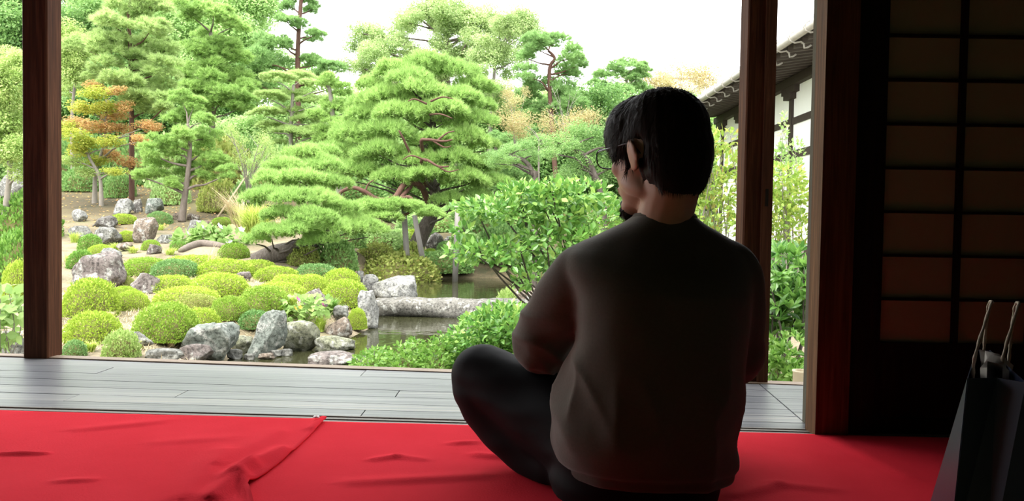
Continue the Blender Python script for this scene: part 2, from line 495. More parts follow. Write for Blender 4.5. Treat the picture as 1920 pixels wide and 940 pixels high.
obj('edge_board', MB().prism([(XL, on(OUT_L, OUT_R, XL) - .060), (XR, on(OUT_L, OUT_R, XR) - .060), (XR, on(OUT_L, OUT_R, XR)), (XL, on(OUT_L, OUT_R, XL))], -.10, .004).mesh('edge_board', MT['nosing']), veranda)
obj('underlay', MB().prism([(XL, 2.0), (XR, 2.0), (XR, on(OUT_L, OUT_R, XR) - .06), (XL, on(OUT_L, OUT_R, XL) - .06)], -.16, -.045).mesh('underlay', MT['dark_wood']), veranda)
# sill with sliding grooves
sill = empty('trim_1', (0, 0, 0), 'grooved wooden door sill between veranda and carpet', 'sill', kind='structure')
fr = [0, .12, .32, .56, .76, 1.0]
for k in range(5):
    a0, a1 = fr[k], fr[k + 1]
    def sy(a, x): return on(INN_L, INN_R, x) * (1 - a) + on(CPT_L, CPT_R, x) * a
    groove = k in (1, 3)
    pts = [(XL, sy(a1, XL)), (XR, sy(a1, XR)), (XR, sy(a0, XR)), (XL, sy(a0, XL))]
    me = MB().prism(pts, -.04, -.012 if groove else .003).mesh('groove' if groove else 'sill_rail', MT['dark_wood'] if groove else MT['sill'])
    obj('groove' if groove else 'sill_rail', me, sill)
pts = [(XL, 1.2), (XR, 1.2), (XR, on(CPT_L, CPT_R, XR)), (XL, on(CPT_L, CPT_R, XL))]
obj('sill_back', MB().prism(pts, -.04, -.004).mesh('sill_back', MT['sill']), sill)
RB = -3.6
obj('floor', MB().prism([(XL, RB), (XR, RB), (XR, 1.95), (XL, 1.95)], -.12, -.002).mesh('floor', MT['tatami']), kind='structure')
obj('ceiling', MB().box(XL - .1, XR + .1, RB - .1, 2.45, 2.55, 2.65).mesh('ceiling', MT['ceil']), kind='structure')
obj('wall_back', MB().box(XL - .1, XR + .1, RB - .1, RB, -.12, 2.55).mesh('wall_back', MT['plaster']), kind='structure')
obj('wall_left', MB().box(XL - .1, XL, RB, 2.3, -.12, 2.55).mesh('wall_left', MT['plaster']), kind='structure')
obj('wall_right', MB().box(XR, XR + .1, RB, 2.3, -.12, 2.55).mesh('wall_right', MT['plaster']), kind='structure')
obj('trim_2', MB().box(XL, XR, 2.22, 2.34, 2.05, 2.55).mesh('trim_2', MT['dark_wood']), kind='structure')
# veranda roof (above the frame)
ver = empty('veranda_roof', (0, 0, 0), 'boarded veranda eave above the frame', 'roof', kind='structure')
obj('eave_board', MB().add([(XL, 2.3, 2.66), (XR, 2.3, 2.66), (XR, 3.8, 2.56), (XL, 3.8, 2.56), (XL, 2.3, 2.74), (XR, 2.3, 2.74), (XR, 3.8, 2.64), (XL, 3.8, 2.64)], BOXF).mesh('eave_board', MT['ceil']), ver)

# posts
def post(name, c, w, dpt, z0, z1, mat, label, ch=.006, kids=None):
    x, y = c
    r = empty(name, (x, y, z0), label, 'post', kind='structure')
    a, b_ = w / 2, dpt / 2
    pts = [(-a + ch, -b_), (a - ch, -b_), (a, -b_ + ch), (a, b_ - ch), (a - ch, b_), (-a + ch, b_), (-a, b_ - ch), (-a, -b_ + ch)]
    obj('post_shaft', MB().prism(pts, 0, z1 - z0).mesh('post_shaft', mat), r)
    return r
pl0, pl1 = FL(43, 672), FL(96, 671)
pw_ = pl1.x - pl0.x
post('wooden_post', ((pl0.x + pl1.x) / 2, pl0.y + pw_ / 2), pw_, pw_, .0, 2.4, MT['post'], 'dark reddish brown square veranda post at the left edge')
pr0, pr1 = FL(1386, 717), FL(1437, 719)
pw_ = pr1.x - pr0.x
rp = post('wooden_post', ((pr0.x + pr1.x) / 2, pr0.y + pw_ / 2), pw_, pw_, .0, 2.4, MT['post'], 'square wooden veranda post right behind the seated person')
obj('groove_strip', MB().box(.015, pw_ / 2 + .004, -pw_ / 2 - .016, -pw_ / 2 + .004, 0, 2.4).mesh('groove_strip', MT['post']), rp)
obj('mortise', MB().box(.028, .040, -pw_ / 2 - .018, -pw_ / 2 - .010, .72, .79).mesh('mortise', MT['dark_wood']), rp)
# jamb and front wall at the right
jn = FL(1528, 819); jf = FL(1503, 806)
jx, jy = jn.x, jn.y
jd = max(.07, jf.y - jn.y)
jr = empty('door_jamb', (jx, jy, 0), 'weathered brown door jamb post beside the dark shoji screen', 'door jamb', kind='structure')
obj('post_shaft', MB().prism([(0, 0), (.10, 0), (.10, jd), (0, jd)], -.003, 2.5).mesh('post_shaft', MT['jamb']), jr)
obj('jamb_strip', MB().box(.0995, .185, jd * .25, jd * .8, .002, 2.5).mesh('jamb_strip', MT['dark_wood']), jr)
obj('wall_front', MB().box(jx + .03, XR, jy + jd + .02, jy + jd + .10, -.03, 2.5).mesh('wall_front', MT['plaster']), kind='structure')

# shoji screen
SY = jy + .045
def sx(px, py): return P(px, py, SY)
xa = sx(1662, 200).x; xm = sx(1802, 200).x
cell = xm - xa
zt = [sx(1735, y).z for y in (68, 151, 236, 320, 402, 485, 565, 643)]
ch_ = (zt[0] - zt[-1]) / 7
sh = empty('shoji_screen', (xa - .045, SY, .004), 'dim paper shoji screen with dark lattice at the right', 'shoji screen')
def shobj(name, x0, x1, y0, y1, z0, z1, mat):
    me = MB().box(x0 - x0, x1 - x0, y0, y1, 0, z1 - z0).mesh(name, mat)
    return obj(name, me, sh, (x0 - (xa - .045), 0, z0 - .004))
NC = 4
top = zt[-1] + ch_ * 12
xr_ = xa + cell * NC
shobj('stile', xa - .042, xa - .004, -.014, .014, .004, top + .03, MT['dark_wood'])
shobj('stile', xr_ + .004, xr_ + .042, -.014, .014, .004, top + .03, MT['dark_wood'])
zb = zt[-1]
shobj('bottom_rail', xa - .004, xr_ + .004, -.013, .013, .004, .05, MT['dark_wood'])
shobj('middle_rail', xa - .004, xr_ + .004, -.013, .013, zb - .035, zb, MT['dark_wood'])
shobj('top_rail', xa - .004, xr_ + .004, -.013, .013, top, top + .03, MT['dark_wood'])
shobj('kick_panel', xa - .004, xr_ + .004, -.004, .004, .05, zb - .035, MT['dark_wood'])
for i in range(1, NC):
    shobj('upright_lattice_bar', xa + i * cell - .008, xa + i * cell + .008, -.012, .004, zb, top, MT['dark_wood'])
for k in range(1, 12):
    shobj('level_lattice_bar', xa - .004, xr_ + .004, -.0115, .004, zb + k * ch_ - .004, zb + k * ch_ + .004, MT['dark_wood'])
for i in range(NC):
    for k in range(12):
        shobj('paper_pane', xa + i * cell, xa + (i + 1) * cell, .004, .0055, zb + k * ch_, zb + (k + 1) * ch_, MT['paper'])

# ------------------------------------------------------------------ temple hall at the right
HX, HZ = 5.4, 4.3
hall = empty('temple_hall', (HX + 1.4, 16, 0), 'white walled temple hall with grey tiled eave behind the right post', 'building')
ho = Vector((HX + 1.4, 16, 0))
def hb(name, x0, x1, y0, y1, z0, z1, mat, parent=None):
    c = Vector(((x0 + x1) / 2, (y0 + y1) / 2, (z0 + z1) / 2))
    me = MB().box(x0 - c.x, x1 - c.x, y0 - c.y, y1 - c.y, z0 - c.z, z1 - c.z).mesh(name, mat)
    return obj(name, me, hall, c - ho)
Y0, Y1 = 8.0, 25.0
WX = HX + 1.4
hb('plaster_wall', WX, WX + .12, Y0, Y1, 0.3, 4.5, MT['white_wall'])
hb('base_wall', WX - .02, WX + .14, Y0, Y1, -.7, .3, MT['hall_wood'])
for y in np.arange(Y0 + .35, Y1, 2.0):
    hb('wall_post', WX - .06, WX + .02, y - .09, y + .09, -.6, 4.2, MT['hall_wood'])
    hb('bracket_arm', WX - .14, WX - .0, y - .42, y + .42, 3.98, 4.14, MT['hall_wood'])
    hb('bracket_block', WX - .16, WX - .0, y - .22, y + .22, 3.84, 3.98, MT['hall_wood'])
hb('wall_rail', WX - .04, WX + .02, Y0, Y1, 3.22, 3.38, MT['hall_wood'])
hb('wall_rail', WX - .04, WX + .02, Y0, Y1, 2.40, 2.58, MT['hall_wood'])
hb('eave_beam', WX - .16, WX + .02, Y0, Y1, 4.14, 4.34, MT['hall_wood'])
# roof plane rises away from the eave
def rz(x): return HZ + (x - HX) * .42
V = [(HX - .05, Y0, rz(HX - .05) + .02), (HX + 4, Y0, rz(HX + 4) + .02), (HX + 4, Y1, rz(HX + 4) + .02), (HX - .05, Y1, rz(HX - .05) + .02)]
V2 = [(v[0], v[1], v[2] + .10) for v in V]
obj('roof_deck', MB().add(V + V2, BOXF).mesh('roof_deck', MT['hall_wood'], off=ho), hall)
ry = Y0 + .1
mt_tile = MB()
prof = [(math.cos(a), math.sin(a)) for a in np.linspace(0, math.pi, 7)]
vs = [(HX - .14, p[0] * .075, rz(HX - .14) + .12 + p[1] * .085) for p in prof] + [(HX + 4, p[0] * .075, rz(HX + 4) + .12 + p[1] * .085) for p in prof]
fs = [(i, i + 1, 8 + i, 7 + i) for i in range(6)] + [tuple(range(6, -1, -1))]
base_tile = py_mesh('roof_tile_row', [(v[0] - HX, v[1], v[2] - HZ) for v in vs], fs, MT['tile'], False)
disc = MB(); disc.tube([(-.16, 0, .14 + rz(HX - .15) - HZ), (-.12, 0, .14 + rz(HX - .15) - HZ)], .085, 10)
disc_me = disc.mesh('tile_end_cap', MT['tile'])
while ry < Y1:
    o = obj('roof_tile_row', base_tile, hall, Vector((HX, ry, HZ)) - ho)
    obj('tile_end_cap', disc_me, o)
    ry += .27
obj('flat_tile_bed', MB().add([(HX - .12, Y0, rz(HX - .12) + .125), (HX + 4, Y0, rz(HX + 4) + .125), (HX + 4, Y1, rz(HX + 4) + .125), (HX - .12, Y1, rz(HX - .12) + .125), (HX - .12, Y0, rz(HX - .12) + .16), (HX + 4, Y0, rz(HX + 4) + .16), (HX + 4, Y1, rz(HX + 4) + .16), (HX - .12, Y1, rz(HX - .12) + .16)], BOXF).mesh('flat_tile_bed', MT['tile'], off=ho), hall)
g = MB(); g.tube([(HX - .16, Y0, HZ - .02), (HX - .16, Y1, HZ - .02)], .075, 12)
obj('gutter', g.mesh('gutter', MT['gutter'], True, ho), hall)
bk = MB(); bk.tube(smooth_path([(-.16, 0, .10), (-.26, 0, .0), (-.17, 0, -.115), (.02, 0, -.10), (.06, 0, -.22), (.18, 0, -.16)], 10), .018, 5)
bk_me = bk.mesh('gutter_bracket', MT['gutter'])
y = Y0 + .2
while y < Y1:
    obj('gutter_bracket', bk_me, hall, Vector((HX, y, HZ)) - ho)
    y += .75
raf = MB().add([(0, -.045, -.02), (1.5, -.045, .20), (1.5, .045, .20), (0, .045, -.02), (0, -.045, .09), (1.5, -.045, .66), (1.5, .045, .66), (0, .045, .09)], BOXF)
raf_me = raf.mesh('rafter', MT['rafter'])
y = Y0 + .15
while y < Y1:
    obj('rafter', raf_me, hall, Vector((HX + .02, y, HZ - .10)) - ho)
    y += .36
# distant flat block
fb = P(1280, 150, 80)
far = empty('distant_building', (fb.x, 80, 2), 'pale distant flat roofed block behind golden tree', 'building')
w_ = 40 * 80 / FPX
zt_ = P(1280, 136, 80).z
obj('wall', MB().box(-w_, w_, 0, 6, -4, zt_ - 2.6).mesh('wall', noise_mat('hazy_tan_wall', [(.55, .45, .36), (.62, .52, .42)], 2)), far)
obj('roof_parapet', MB().box(-w_ - .2, w_ + .2, -.2, 6.2, zt_ - 2.6, zt_ - 2).mesh('roof_parapet', plain_mat('faded_parapet', (.5, .4, .32), .9)), far)

# ------------------------------------------------------------------ leaf geometry
def unit(a):
    return a / np.maximum(np.linalg.norm(a, axis=-1, keepdims=True), 1e-9)

def leaf_quads(pos, d, nrm, L, W):
    """rhombic leaves: base, side, tip, side"""
    d = unit(d); s = unit(np.cross(d, nrm))
    L = np.asarray(L)[:, None]; W = np.asarray(W)[:, None]
    v = np.stack([pos, pos + d * L * .45 + s * W, pos + d * L, pos + d * L * .45 - s * W], 1)
    n = len(pos)
    return v.reshape(-1, 3), np.arange(4 * n).reshape(n, 4)

def leaf_folds(pos, d, nrm, L, W, fold=.25, droop=.12):
    """leaves with a midrib: 6 vertices, 4 quads-as-tris"""
    d = unit(d); s = unit(np.cross(d, nrm)); u = unit(np.cross(s, d))
    L = np.asarray(L)[:, None]; W = np.asarray(W)[:, None]
    mid = pos + d * L * .5 - u * W * fold
    tip = pos + d * L - u * L * droop
    l1 = pos + d * L * .38 + s * W; r1 = pos + d * L * .38 - s * W
    l2 = pos + d * L * .72 + s * W * .72 - u * L * droop * .4; r2 = pos + d * L * .72 - s * W * .72 - u * L * droop * .4
    v = np.stack([pos, l1, l2, tip, r2, r1, mid], 1)
    n = len(pos)
    b = (np.arange(n) * 7)[:, None]
    f = np.concatenate([b + np.array([[0, 1, 6]]), b + np.array([[1, 2, 6]]), b + np.array([[2, 3, 6]]), b + np.array([[3, 4, 6]]), b + np.array([[4, 5, 6]]), b + np.array([[5, 0, 6]])], 0)
    return v.reshape(-1, 3), f

def rand_dirs(n, rng):
    return unit(rng.normal(size=(n, 3)))

# clump generators return V,F (unit radius about 1)
def g_pad(seed):
    """flat cushion of pine needle tufts"""
    rng = np.random.default_rng(seed)
    nt_ = 400
    a = rng.uniform(0, 2 * math.pi, nt_); r = np.sqrt(rng.uniform(0, 1, nt_)) * .92
    lob = 1 + .14 * np.sin(3 * a + seed) + .1 * np.sin(5 * a + 2 * seed)
    x = r * np.cos(a) * lob; y = r * np.sin(a) * lob
    z = .50 * np.sqrt(np.clip(1 - r * r, 0, 1)) + rng.normal(0, .045, nt_) + .06 * np.sin(4 * x + seed) * np.sin(4 * y)
    base = np.stack([x, y, z - .12], -1)
    ax = unit(np.stack([x * 1.0, y * 1.0, np.full(nt_, .62)], -1) + rng.normal(0, .25, (nt_, 3)))
    k = 20
    B = np.repeat(base, k, 0); A = np.repeat(ax, k, 0)
    d = unit(A * 1.0 + rng.normal(0, .52, (nt_ * k, 3)))
    B = B + A * rng.uniform(0, .10, (nt_ * k, 1))
    L = rng.uniform(.15, .25, nt_ * k)
    s = unit(np.cross(d, rng.normal(size=d.shape)))
    w = .012
    v = np.stack([B - s * w, B + s * w, B + d * L[:, None]], 1)
    return v.reshape(-1, 3), np.arange(3 * nt_ * k).reshape(-1, 3)

def g_fluff(seed):
    """rounded puff of pine needle tufts"""
    rng = np.random.default_rng(seed)
    nt_ = 380
    c = rand_dirs(8, rng) * rng.uniform(.3, .62, (8, 1)); cr = rng.uniform(.32, .52, 8)
    k8 = rng.integers(0, 8, nt_)
    u0 = rand_dirs(nt_, rng); u0[:, 2] = np.where(u0[:, 2] < -.3, -u0[:, 2], u0[:, 2])
    base = c[k8] + u0 * (cr[k8] * rng.uniform(.55, 1, nt_))[:, None]
    base[:, 2] *= .7
    ax = unit(u0 + np.array([0, 0, .45]) + rng.normal(0, .25, (nt_, 3)))
    k = 20
    B = np.repeat(base, k, 0); A = np.repeat(ax, k, 0)
    d = unit(A + rng.normal(0, .5, (nt_ * k, 3)))
    B = B + A * rng.uniform(-.05, .06, (nt_ * k, 1))
    L = rng.uniform(.15, .26, nt_ * k)
    s = unit(np.cross(d, rng.normal(size=d.shape))) * .012
    v = np.stack([B - s, B + s, B + d * L[:, None]], 1)
    return v.reshape(-1, 3), np.arange(3 * nt_ * k).reshape(-1, 3)

def g_ball(seed, n, L, wr=.3, squash=.8, droop=.5, shell=.55):
    rng = np.random.default_rng(seed)
    c = rand_dirs(9, rng) * rng.uniform(.25, .62, (9, 1))
    cr = rng.uniform(.34, .55, 9)
    k = rng.integers(0, 9, n)
    d0 = rand_dirs(n, rng)
    rad = shell + (1 - shell) * rng.uniform(0, 1, n) ** .5
    pos = c[k] + d0 * (cr[k] * rad)[:, None]
    pos[:, 2] *= squash
    d = unit(d0 * .7 + rng.normal(0, .6, (n, 3)) - np.array([0, 0, droop]))
    nrm = unit(rng.normal(0, .5, (n, 3)) + np.array([0, 0, 1.]) + d0 * .5)
    Ls = L * rng.uniform(.7, 1.25, n)
    return leaf_quads(pos, d, nrm, Ls, Ls * wr)

def g_layer(seed, n, L, wr=.3):
    """flat leafy spray for maples and layered shrubs"""
    rng = np.random.default_rng(seed)
    a = rng.uniform(0, 2 * math.pi, n); r = np.sqrt(rng.uniform(0, 1, n))
    lob = 1 + .25 * np.sin(3 * a + seed) + .15 * np.sin(7 * a)
    pos = np.stack([r * np.cos(a) * lob, r * np.sin(a) * lob, .22 * (1 - r * r) + rng.normal(0, .20, n)], -1)
    d = unit(np.stack([np.cos(a), np.sin(a), np.full(n, -.25)], -1) + rng.normal(0, .6, (n, 3)) * np.array([1, 1, .4]))
    nrm = unit(rng.normal(0, .35, (n, 3)) + np.array([0, 0, 1.]))
    Ls = L * rng.uniform(.7, 1.25, n)
    return leaf_quads(pos, d, nrm, Ls, Ls * wr)

def g_dome(seed, n, L, wr=.42):
    """clipped dome bush, unit radius, base at z=0"""
    rng = np.random.default_rng(seed)
    u = rng.uniform(-.12, 1, n); a = rng.uniform(0, 2 * math.pi, n)
    q = np.sqrt(np.clip(1 - u * u, 0, 1))
    dirs = np.stack([q * np.cos(a), q * np.sin(a), u], -1)
    sup = np.power(np.abs(dirs[:, 2]), 1.0)
    lump = 1 + .035 * np.sin(7 * dirs[:, 0] + seed) * np.sin(6 * dirs[:, 1] + 2) + .03 * np.sin(13 * dirs[:, 0]) * np.sin(12 * dirs[:, 2] + seed) + .02 * np.sin(21 * dirs[:, 1] + 3 * seed) * np.sin(19 * dirs[:, 0])
    flat = 1.0 / np.power(np.power(np.abs(dirs[:, 0]), 2.5) + np.power(np.abs(dirs[:, 1]), 2.5) + np.power(sup, 2.5), 1 / 2.5)
    rad = flat * lump * (rng.uniform(.84, 1.0, n) + (rng.uniform(0, 1, n) > .94) * .06)
    pos = dirs * rad[:, None]
    pos[:, 2] = np.maximum(pos[:, 2], .01)
    d = unit(dirs * .9 + rng.normal(0, .55, (n, 3)) + np.array([0, 0, .55]))
    nrm = unit(dirs + rng.normal(0, .55, (n, 3)))
    Ls = L * rng.uniform(.6, 1.3, n)
    return leaf_quads(pos, d, nrm, Ls, Ls * wr)

GEN = {
    'pad': lambda s: g_pad(s),
    'fluff': lambda s: g_fluff(s),
    'far': lambda s: g_ball(s, 1700, .105, .34, .85, .5),
    'mid': lambda s: g_ball(s, 1300, .12, .34, .85, .35),
    'fine': lambda s: g_ball(s, 1500, .085, .34, .8, .2),
    'sparse': lambda s: g_ball(s, 420, .10, .34, .85, .3, .3),
    'layer': lambda s: g_layer(s, 1100, .12, .34),
    'dome': lambda s: g_dome(s, 8500, .062),
    'dome_coarse': lambda s: g_dome(s, 3600, .10),
}
_cache = {}
def clump(kind, var, mat):
    key = (kind, var, mat)
    if key not in _cache:
        gk = (kind, var)
        if gk not in _cache:
            _cache[gk] = GEN[kind](var * 17 + 5)
        V, F = _cache[gk]
        _cache[key] = np_mesh({'pad': 'needle_pad', 'fluff': 'needle_pad', 'dome': 'foliage', 'dome_coarse': 'foliage'}.get(kind, 'leaf_clump'), V, F, MT[mat])
    return _cache[key]

# ------------------------------------------------------------------ rocks
_ico = bmesh.new(); bmesh.ops.create_icosphere(_ico, subdivisions=4, radius=1)
ICO_V = np.array([v.co[:] for v in _ico.verts]); ICO_F = np.array([[v.index for v in f.verts] for f in _ico.faces])
_ico.free()
def rock_geo(seed, cuts=9, rough=.08, flat=.62, lean=0.0, taper=0.0):
    rng = np.random.default_rng(seed)
    V = ICO_V.copy()
    # blocky start
    V = V / np.power((np.abs(V) ** 5).sum(1, keepdims=True), 1 / 5.0) * .95
    for i in range(cuts):
        n = rng.normal(size=3); n[2] *= .7; n /= np.linalg.norm(n)
        h = rng.uniform(flat, .95)
        ex = np.maximum(V @ n - h, 0)
        V = V - ex[:, None] * n * .93
    out = np.empty(len(V)); o2 = np.empty(len(V))
    off = Vector(rng.uniform(-50, 50, 3))
    for i, v in enumerate(V):
        p = Vector(v)
        out[i] = mnoise.fractal(p * 1.6 + off, 1.0, 2.0, 4)
        o2[i] = mnoise.noise(p * 7 + off)
    V = V * (1 + rough * 1.5 * out - rough * 1.1 * np.abs(o2))[:, None]
    V[:, 0] *= 1 - taper * (V[:, 2] + 1) / 2
    V[:, 1] *= 1 - taper * (V[:, 2] + 1) / 2
    V[:, 0] += lean * (V[:, 2] + 1) / 2
    lo = V.min(0); hi = V.max(0)
    V = (V - lo) / (hi - lo)
    V[:, 0] -= .5; V[:, 1] -= .5
    return V
_rk = [100]
def rock(px, yt, yb, w, mat, label, lean=0, taper=.15, cuts=9, depth_r=.8, name='garden_stone', cat='stone', group='garden stones', flat=.62, at=None, sink=.12):
    _rk[0] += 1
    p = GH(px, yb) if at is None else at
    d = p.y
    m_px = d / FPX
    W = w * m_px; H = (yb - yt) * m_px
    V = rock_geo(_rk[0], cuts, .08, flat, lean, taper)
    D = max(W * depth_r, .6 * H)
    V = V * np.array([W, D, H * (1 + sink)]) - np.array([0, 0, H * sink])
    o = obj(name, np_mesh(name, V, ICO_F, MT[mat], True), None, (p.x, p.y + D * .35, p.z))
    tag(o, label, cat, group)
    return o

ROCKS = [
 (228, 372, 403, 34, 'rk_white', 'pale upright stone leaning right, highest on the slope', .25, .35),
 (256, 373, 399, 20, 'rk_dark', 'narrow dark stone between two pale upright slope stones', 0, .2),
 (283, 371, 401, 34, 'rk_green', 'greenish grey upright stone with flat face near young pine', 0, .2),
 (267, 407, 456, 43, 'rk_brown', 'tall flat faced brown stone standing mid slope', 0, .08),
 (188, 425, 460, 56, 'rk_grey', 'wide flat topped grey stone on the slope', 0, .05),
 (146, 423, 452, 42, 'rk_grey', 'pale grey block beside left post on the slope', 0, .1),
 (190, 404, 426, 44, 'rk_dark', 'dark wedge shaped stone above the wide flat topped stone', -.2, .45),
 (144, 392, 416, 30, 'rk_white', 'small triangular pale stone high beside left post', 0, .5),
 (232, 454, 472, 34, 'rk_brown', 'low brown stone below the small round bush on the slope', 0, .1),
 (285, 458, 477, 28, 'rk_purple', 'dark mauve rounded stone under a little green bush', 0, .2),
 (308, 440, 457, 34, 'rk_grey', 'low grey stone right of the tall brown stone', 0, .1),
 (204, 465, 484, 34, 'rk_white', 'whitish stone peeking above the big boulder', 0, .3),
 (331, 398, 413, 16, 'rk_brown', 'little brown stone left of young pine trunk', 0, .1),
 (359, 400, 414, 26, 'rk_brown', 'low brown stone right of young pine trunk', 0, .1),
 (364, 412, 441, 34, 'rk_grey', 'speckled grey block behind the white mallow flowers', 0, .12),
 (389, 414, 430, 18, 'rk_brown', 'small tan stone beside the clipped bush above mallows', 0, .1),
 (559, 398, 426, 28, 'rk_grey', 'grey stone under pine right of the tall grass', 0, .25),
 (174, 470, 546, 94, 'rk_purple', 'huge domed mauve grey boulder with white streaks', .05, .3),
 (268, 512, 552, 60, 'rk_purple', 'medium grey boulder among lime azaleas, sloping right', .1, .4),
 (455, 510, 528, 27, 'rk_purple', 'single smooth grey stone amid the azalea domes', 0, .2),
 (240, 622, 652, 62, 'rk_white', 'low pale stone left of the biggest near azalea', .05, .3),
 (300, 657, 676, 66, 'rk_grey', 'flat grey stone just beyond the veranda edge', 0, .2),
 (124, 649, 670, 26, 'rk_grey', 'small grey stone at the foot of left post', 0, .3),
 (381, 608, 673, 98, 'rk_green', 'big square grey green boulder near the veranda', .0, .12),
 (358, 648, 678, 60, 'rk_purple', 'rounded stone in front of the square boulder', 0, .3),
 (447, 630, 662, 46, 'rk_moss', 'brown mossy stone between two grey green boulders', 0, .15),
 (496, 582, 670, 72, 'rk_green', 'tall leaning grey green boulder at the pond edge', .42, .38),
 (561, 602, 660, 64, 'rk_moss', 'mossy boulder with ferns at the water', .0, .15),
 (622, 633, 660, 76, 'rk_moss', 'long low mossy stone jutting into the pond', 0, .1),
 (637, 573, 606, 31, 'rk_grey', 'cube like grey stone left of little bridge bush', 0, .15),
 (633, 596, 630, 48, 'rk_brown', 'tan stone stepping down to the water', .0, .3),
 (620, 664, 690, 98, 'rk_purple', 'flat pinkish stone at the veranda edge by the water', 0, .2),
 (588, 542, 590, 46, 'rk_purple', 'pinkish slab stone behind the pink flowers', .05, .15),
 (687, 545, 612, 40, 'rk_white', 'upright pale stone at the left end of bridge', .1, .15),
 (692, 514, 552, 34, 'rk_white', 'black and white lichened stone behind the bridge head', .0, .35),
 (673, 508, 536, 16, 'rk_white', 'tiny pale stone touching rightmost lime azalea', 0, .2),
 (736, 519, 566, 88, 'rk_white', 'large lichened rock behind the stone bridge', .12, .2),
 (815, 436, 470, 38, 'rk_dark', 'dark pointed rock on far bank behind the poles', -.05, .4),
 (842, 443, 454, 22, 'rk_white', 'white stone on far bank right of dark rock', 0, .2),
 (985, 540, 572, 52, 'rk_brown', 'tan stone at the right end of bridge', 0, .2),
 (8, 620, 672, 54, 'rk_grey', 'grey boulder at the far left edge under big leaves', 0, .2),
 (22, 316, 372, 60, 'rk_grey', 'grey rock face high at the left edge', 0, .15),
 (438, 656, 674, 26, 'rk_grey', 'grey pebble right of the square boulder'),
 (465, 664, 676, 22, 'rk_grey', 'flat pebble below the leaning boulder'),
 (497, 663, 675, 30, 'rk_brown', 'tan pebble in front of the leaning boulder'),
 (516, 657, 670, 22, 'rk_grey', 'round grey pebble right of the leaning boulder'),
 (535, 655, 668, 23, 'rk_grey', 'rounded pebble lying farthest into the water'),
]
for r in ROCKS:
    px, yt, yb, w, mt_, lb = r[:6]
    peb = 'pebble' in lb
    rock(px, yt, yb, w, mt_, lb, r[6] if len(r) > 6 else 0, r[7] if len(r) > 7 else .2, cuts=5 if peb else 10, name='pebble' if peb else 'garden_stone', cat='pebble' if peb else 'stone', group='pebbles at the pond edge' if peb else 'garden stones', flat=.7 if peb else .58)

# stone bridge
bd = 11.6
bl = P(700, 560, bd); br_ = P(1010, 566, bd)
Lb = br_.x - bl.x
N = 60
V = []; Fq = []
prof = [(-.335, -.03), (-.325, .075), (-.29, .118), (-.12, .13), (.10, .132), (.29, .118), (.33, .06), (.32, -.06), (.25, -.15), (.0, -.17), (-.24, -.16), (-.315, -.11)]
K = len(prof)
for i in range(N + 1):
    t = i / N
    x = bl.x + Lb * t
    c = .02 * math.sin(math.pi * t) + .012 * math.sin(9 * t)
    sc_ = .82 + .30 * math.exp(-((t - .42) / .2) ** 2) + .10 * math.sin(2.3 * t * 6 + 1) + .05 * math.sin(31 * t)
    for k, (a, b_) in enumerate(prof):
        nz = mnoise.fractal(Vector((x * 3, a * 5, b_ * 5)), 1, 2, 5) * .03
        low = b_ * sc_ if b_ < 0 else b_
        V.append((x - bl.x, a * (1 + .08 * math.sin(5 * t + k)), c + low + nz))
for i in range(N):
    for k in range(K):
        Fq.append((i * K + k, i * K + (k + 1) % K, (i + 1) * K + (k + 1) % K, (i + 1) * K + k))
Fq.append(tuple(range(K - 1, -1, -1))); Fq.append(tuple(N * K + k for k in range(K)))
zc = (P(850, 559, bd).z - .14 - .05)
br = obj('stone_bridge', py_mesh('stone_bridge', V, Fq, MT['rk_bridge'], True), None, (bl.x, bd + .25, zc))
tag(br, 'long single slab of grey stone bridging the pond', 'bridge')

# ------------------------------------------------------------------ clipped bushes
hull_V = ICO_V.copy(); hull_V[:, 2] = np.maximum(hull_V[:, 2], 0)
hull_me = np_mesh('twigs', hull_V * np.array([.87, .87, .87]), ICO_F, MT['twig'], True)
def bush(px, yt, yb, w, mat, label, kind='dome', name='azalea_bush', cat='bush', group='clipped azalea bushes', dr=.95, at=None):
    p = GH(px, yb) if at is None else at
    m_px = p.y / FPX
    rx = w * 1.06 * m_px / 2; h = (yb - yt) * m_px
    ryy = rx * dr
    h = max(h - ryy * .10, h * .7)
    r = empty(name, (p.x, p.y + ryy * .8, gz(p.x, p.y + ryy * .5) - .02 * h if at is None else p.z), label, cat, group)
    dz = p.z - r.location.z
    hh = h + max(0, dz)
    rot = (0, 0, random.uniform(0, 6.28))
    e = (rx, ryy, hh)
    obj('foliage', clump(kind, random.randint(0, 2), mat), r, (0, 0, 0), rot, (rx * .98, rx * .98, hh), kind='stuff')
    obj('twigs', hull_me, r, (0, 0, -.01), rot, (rx, rx, hh))
    return r
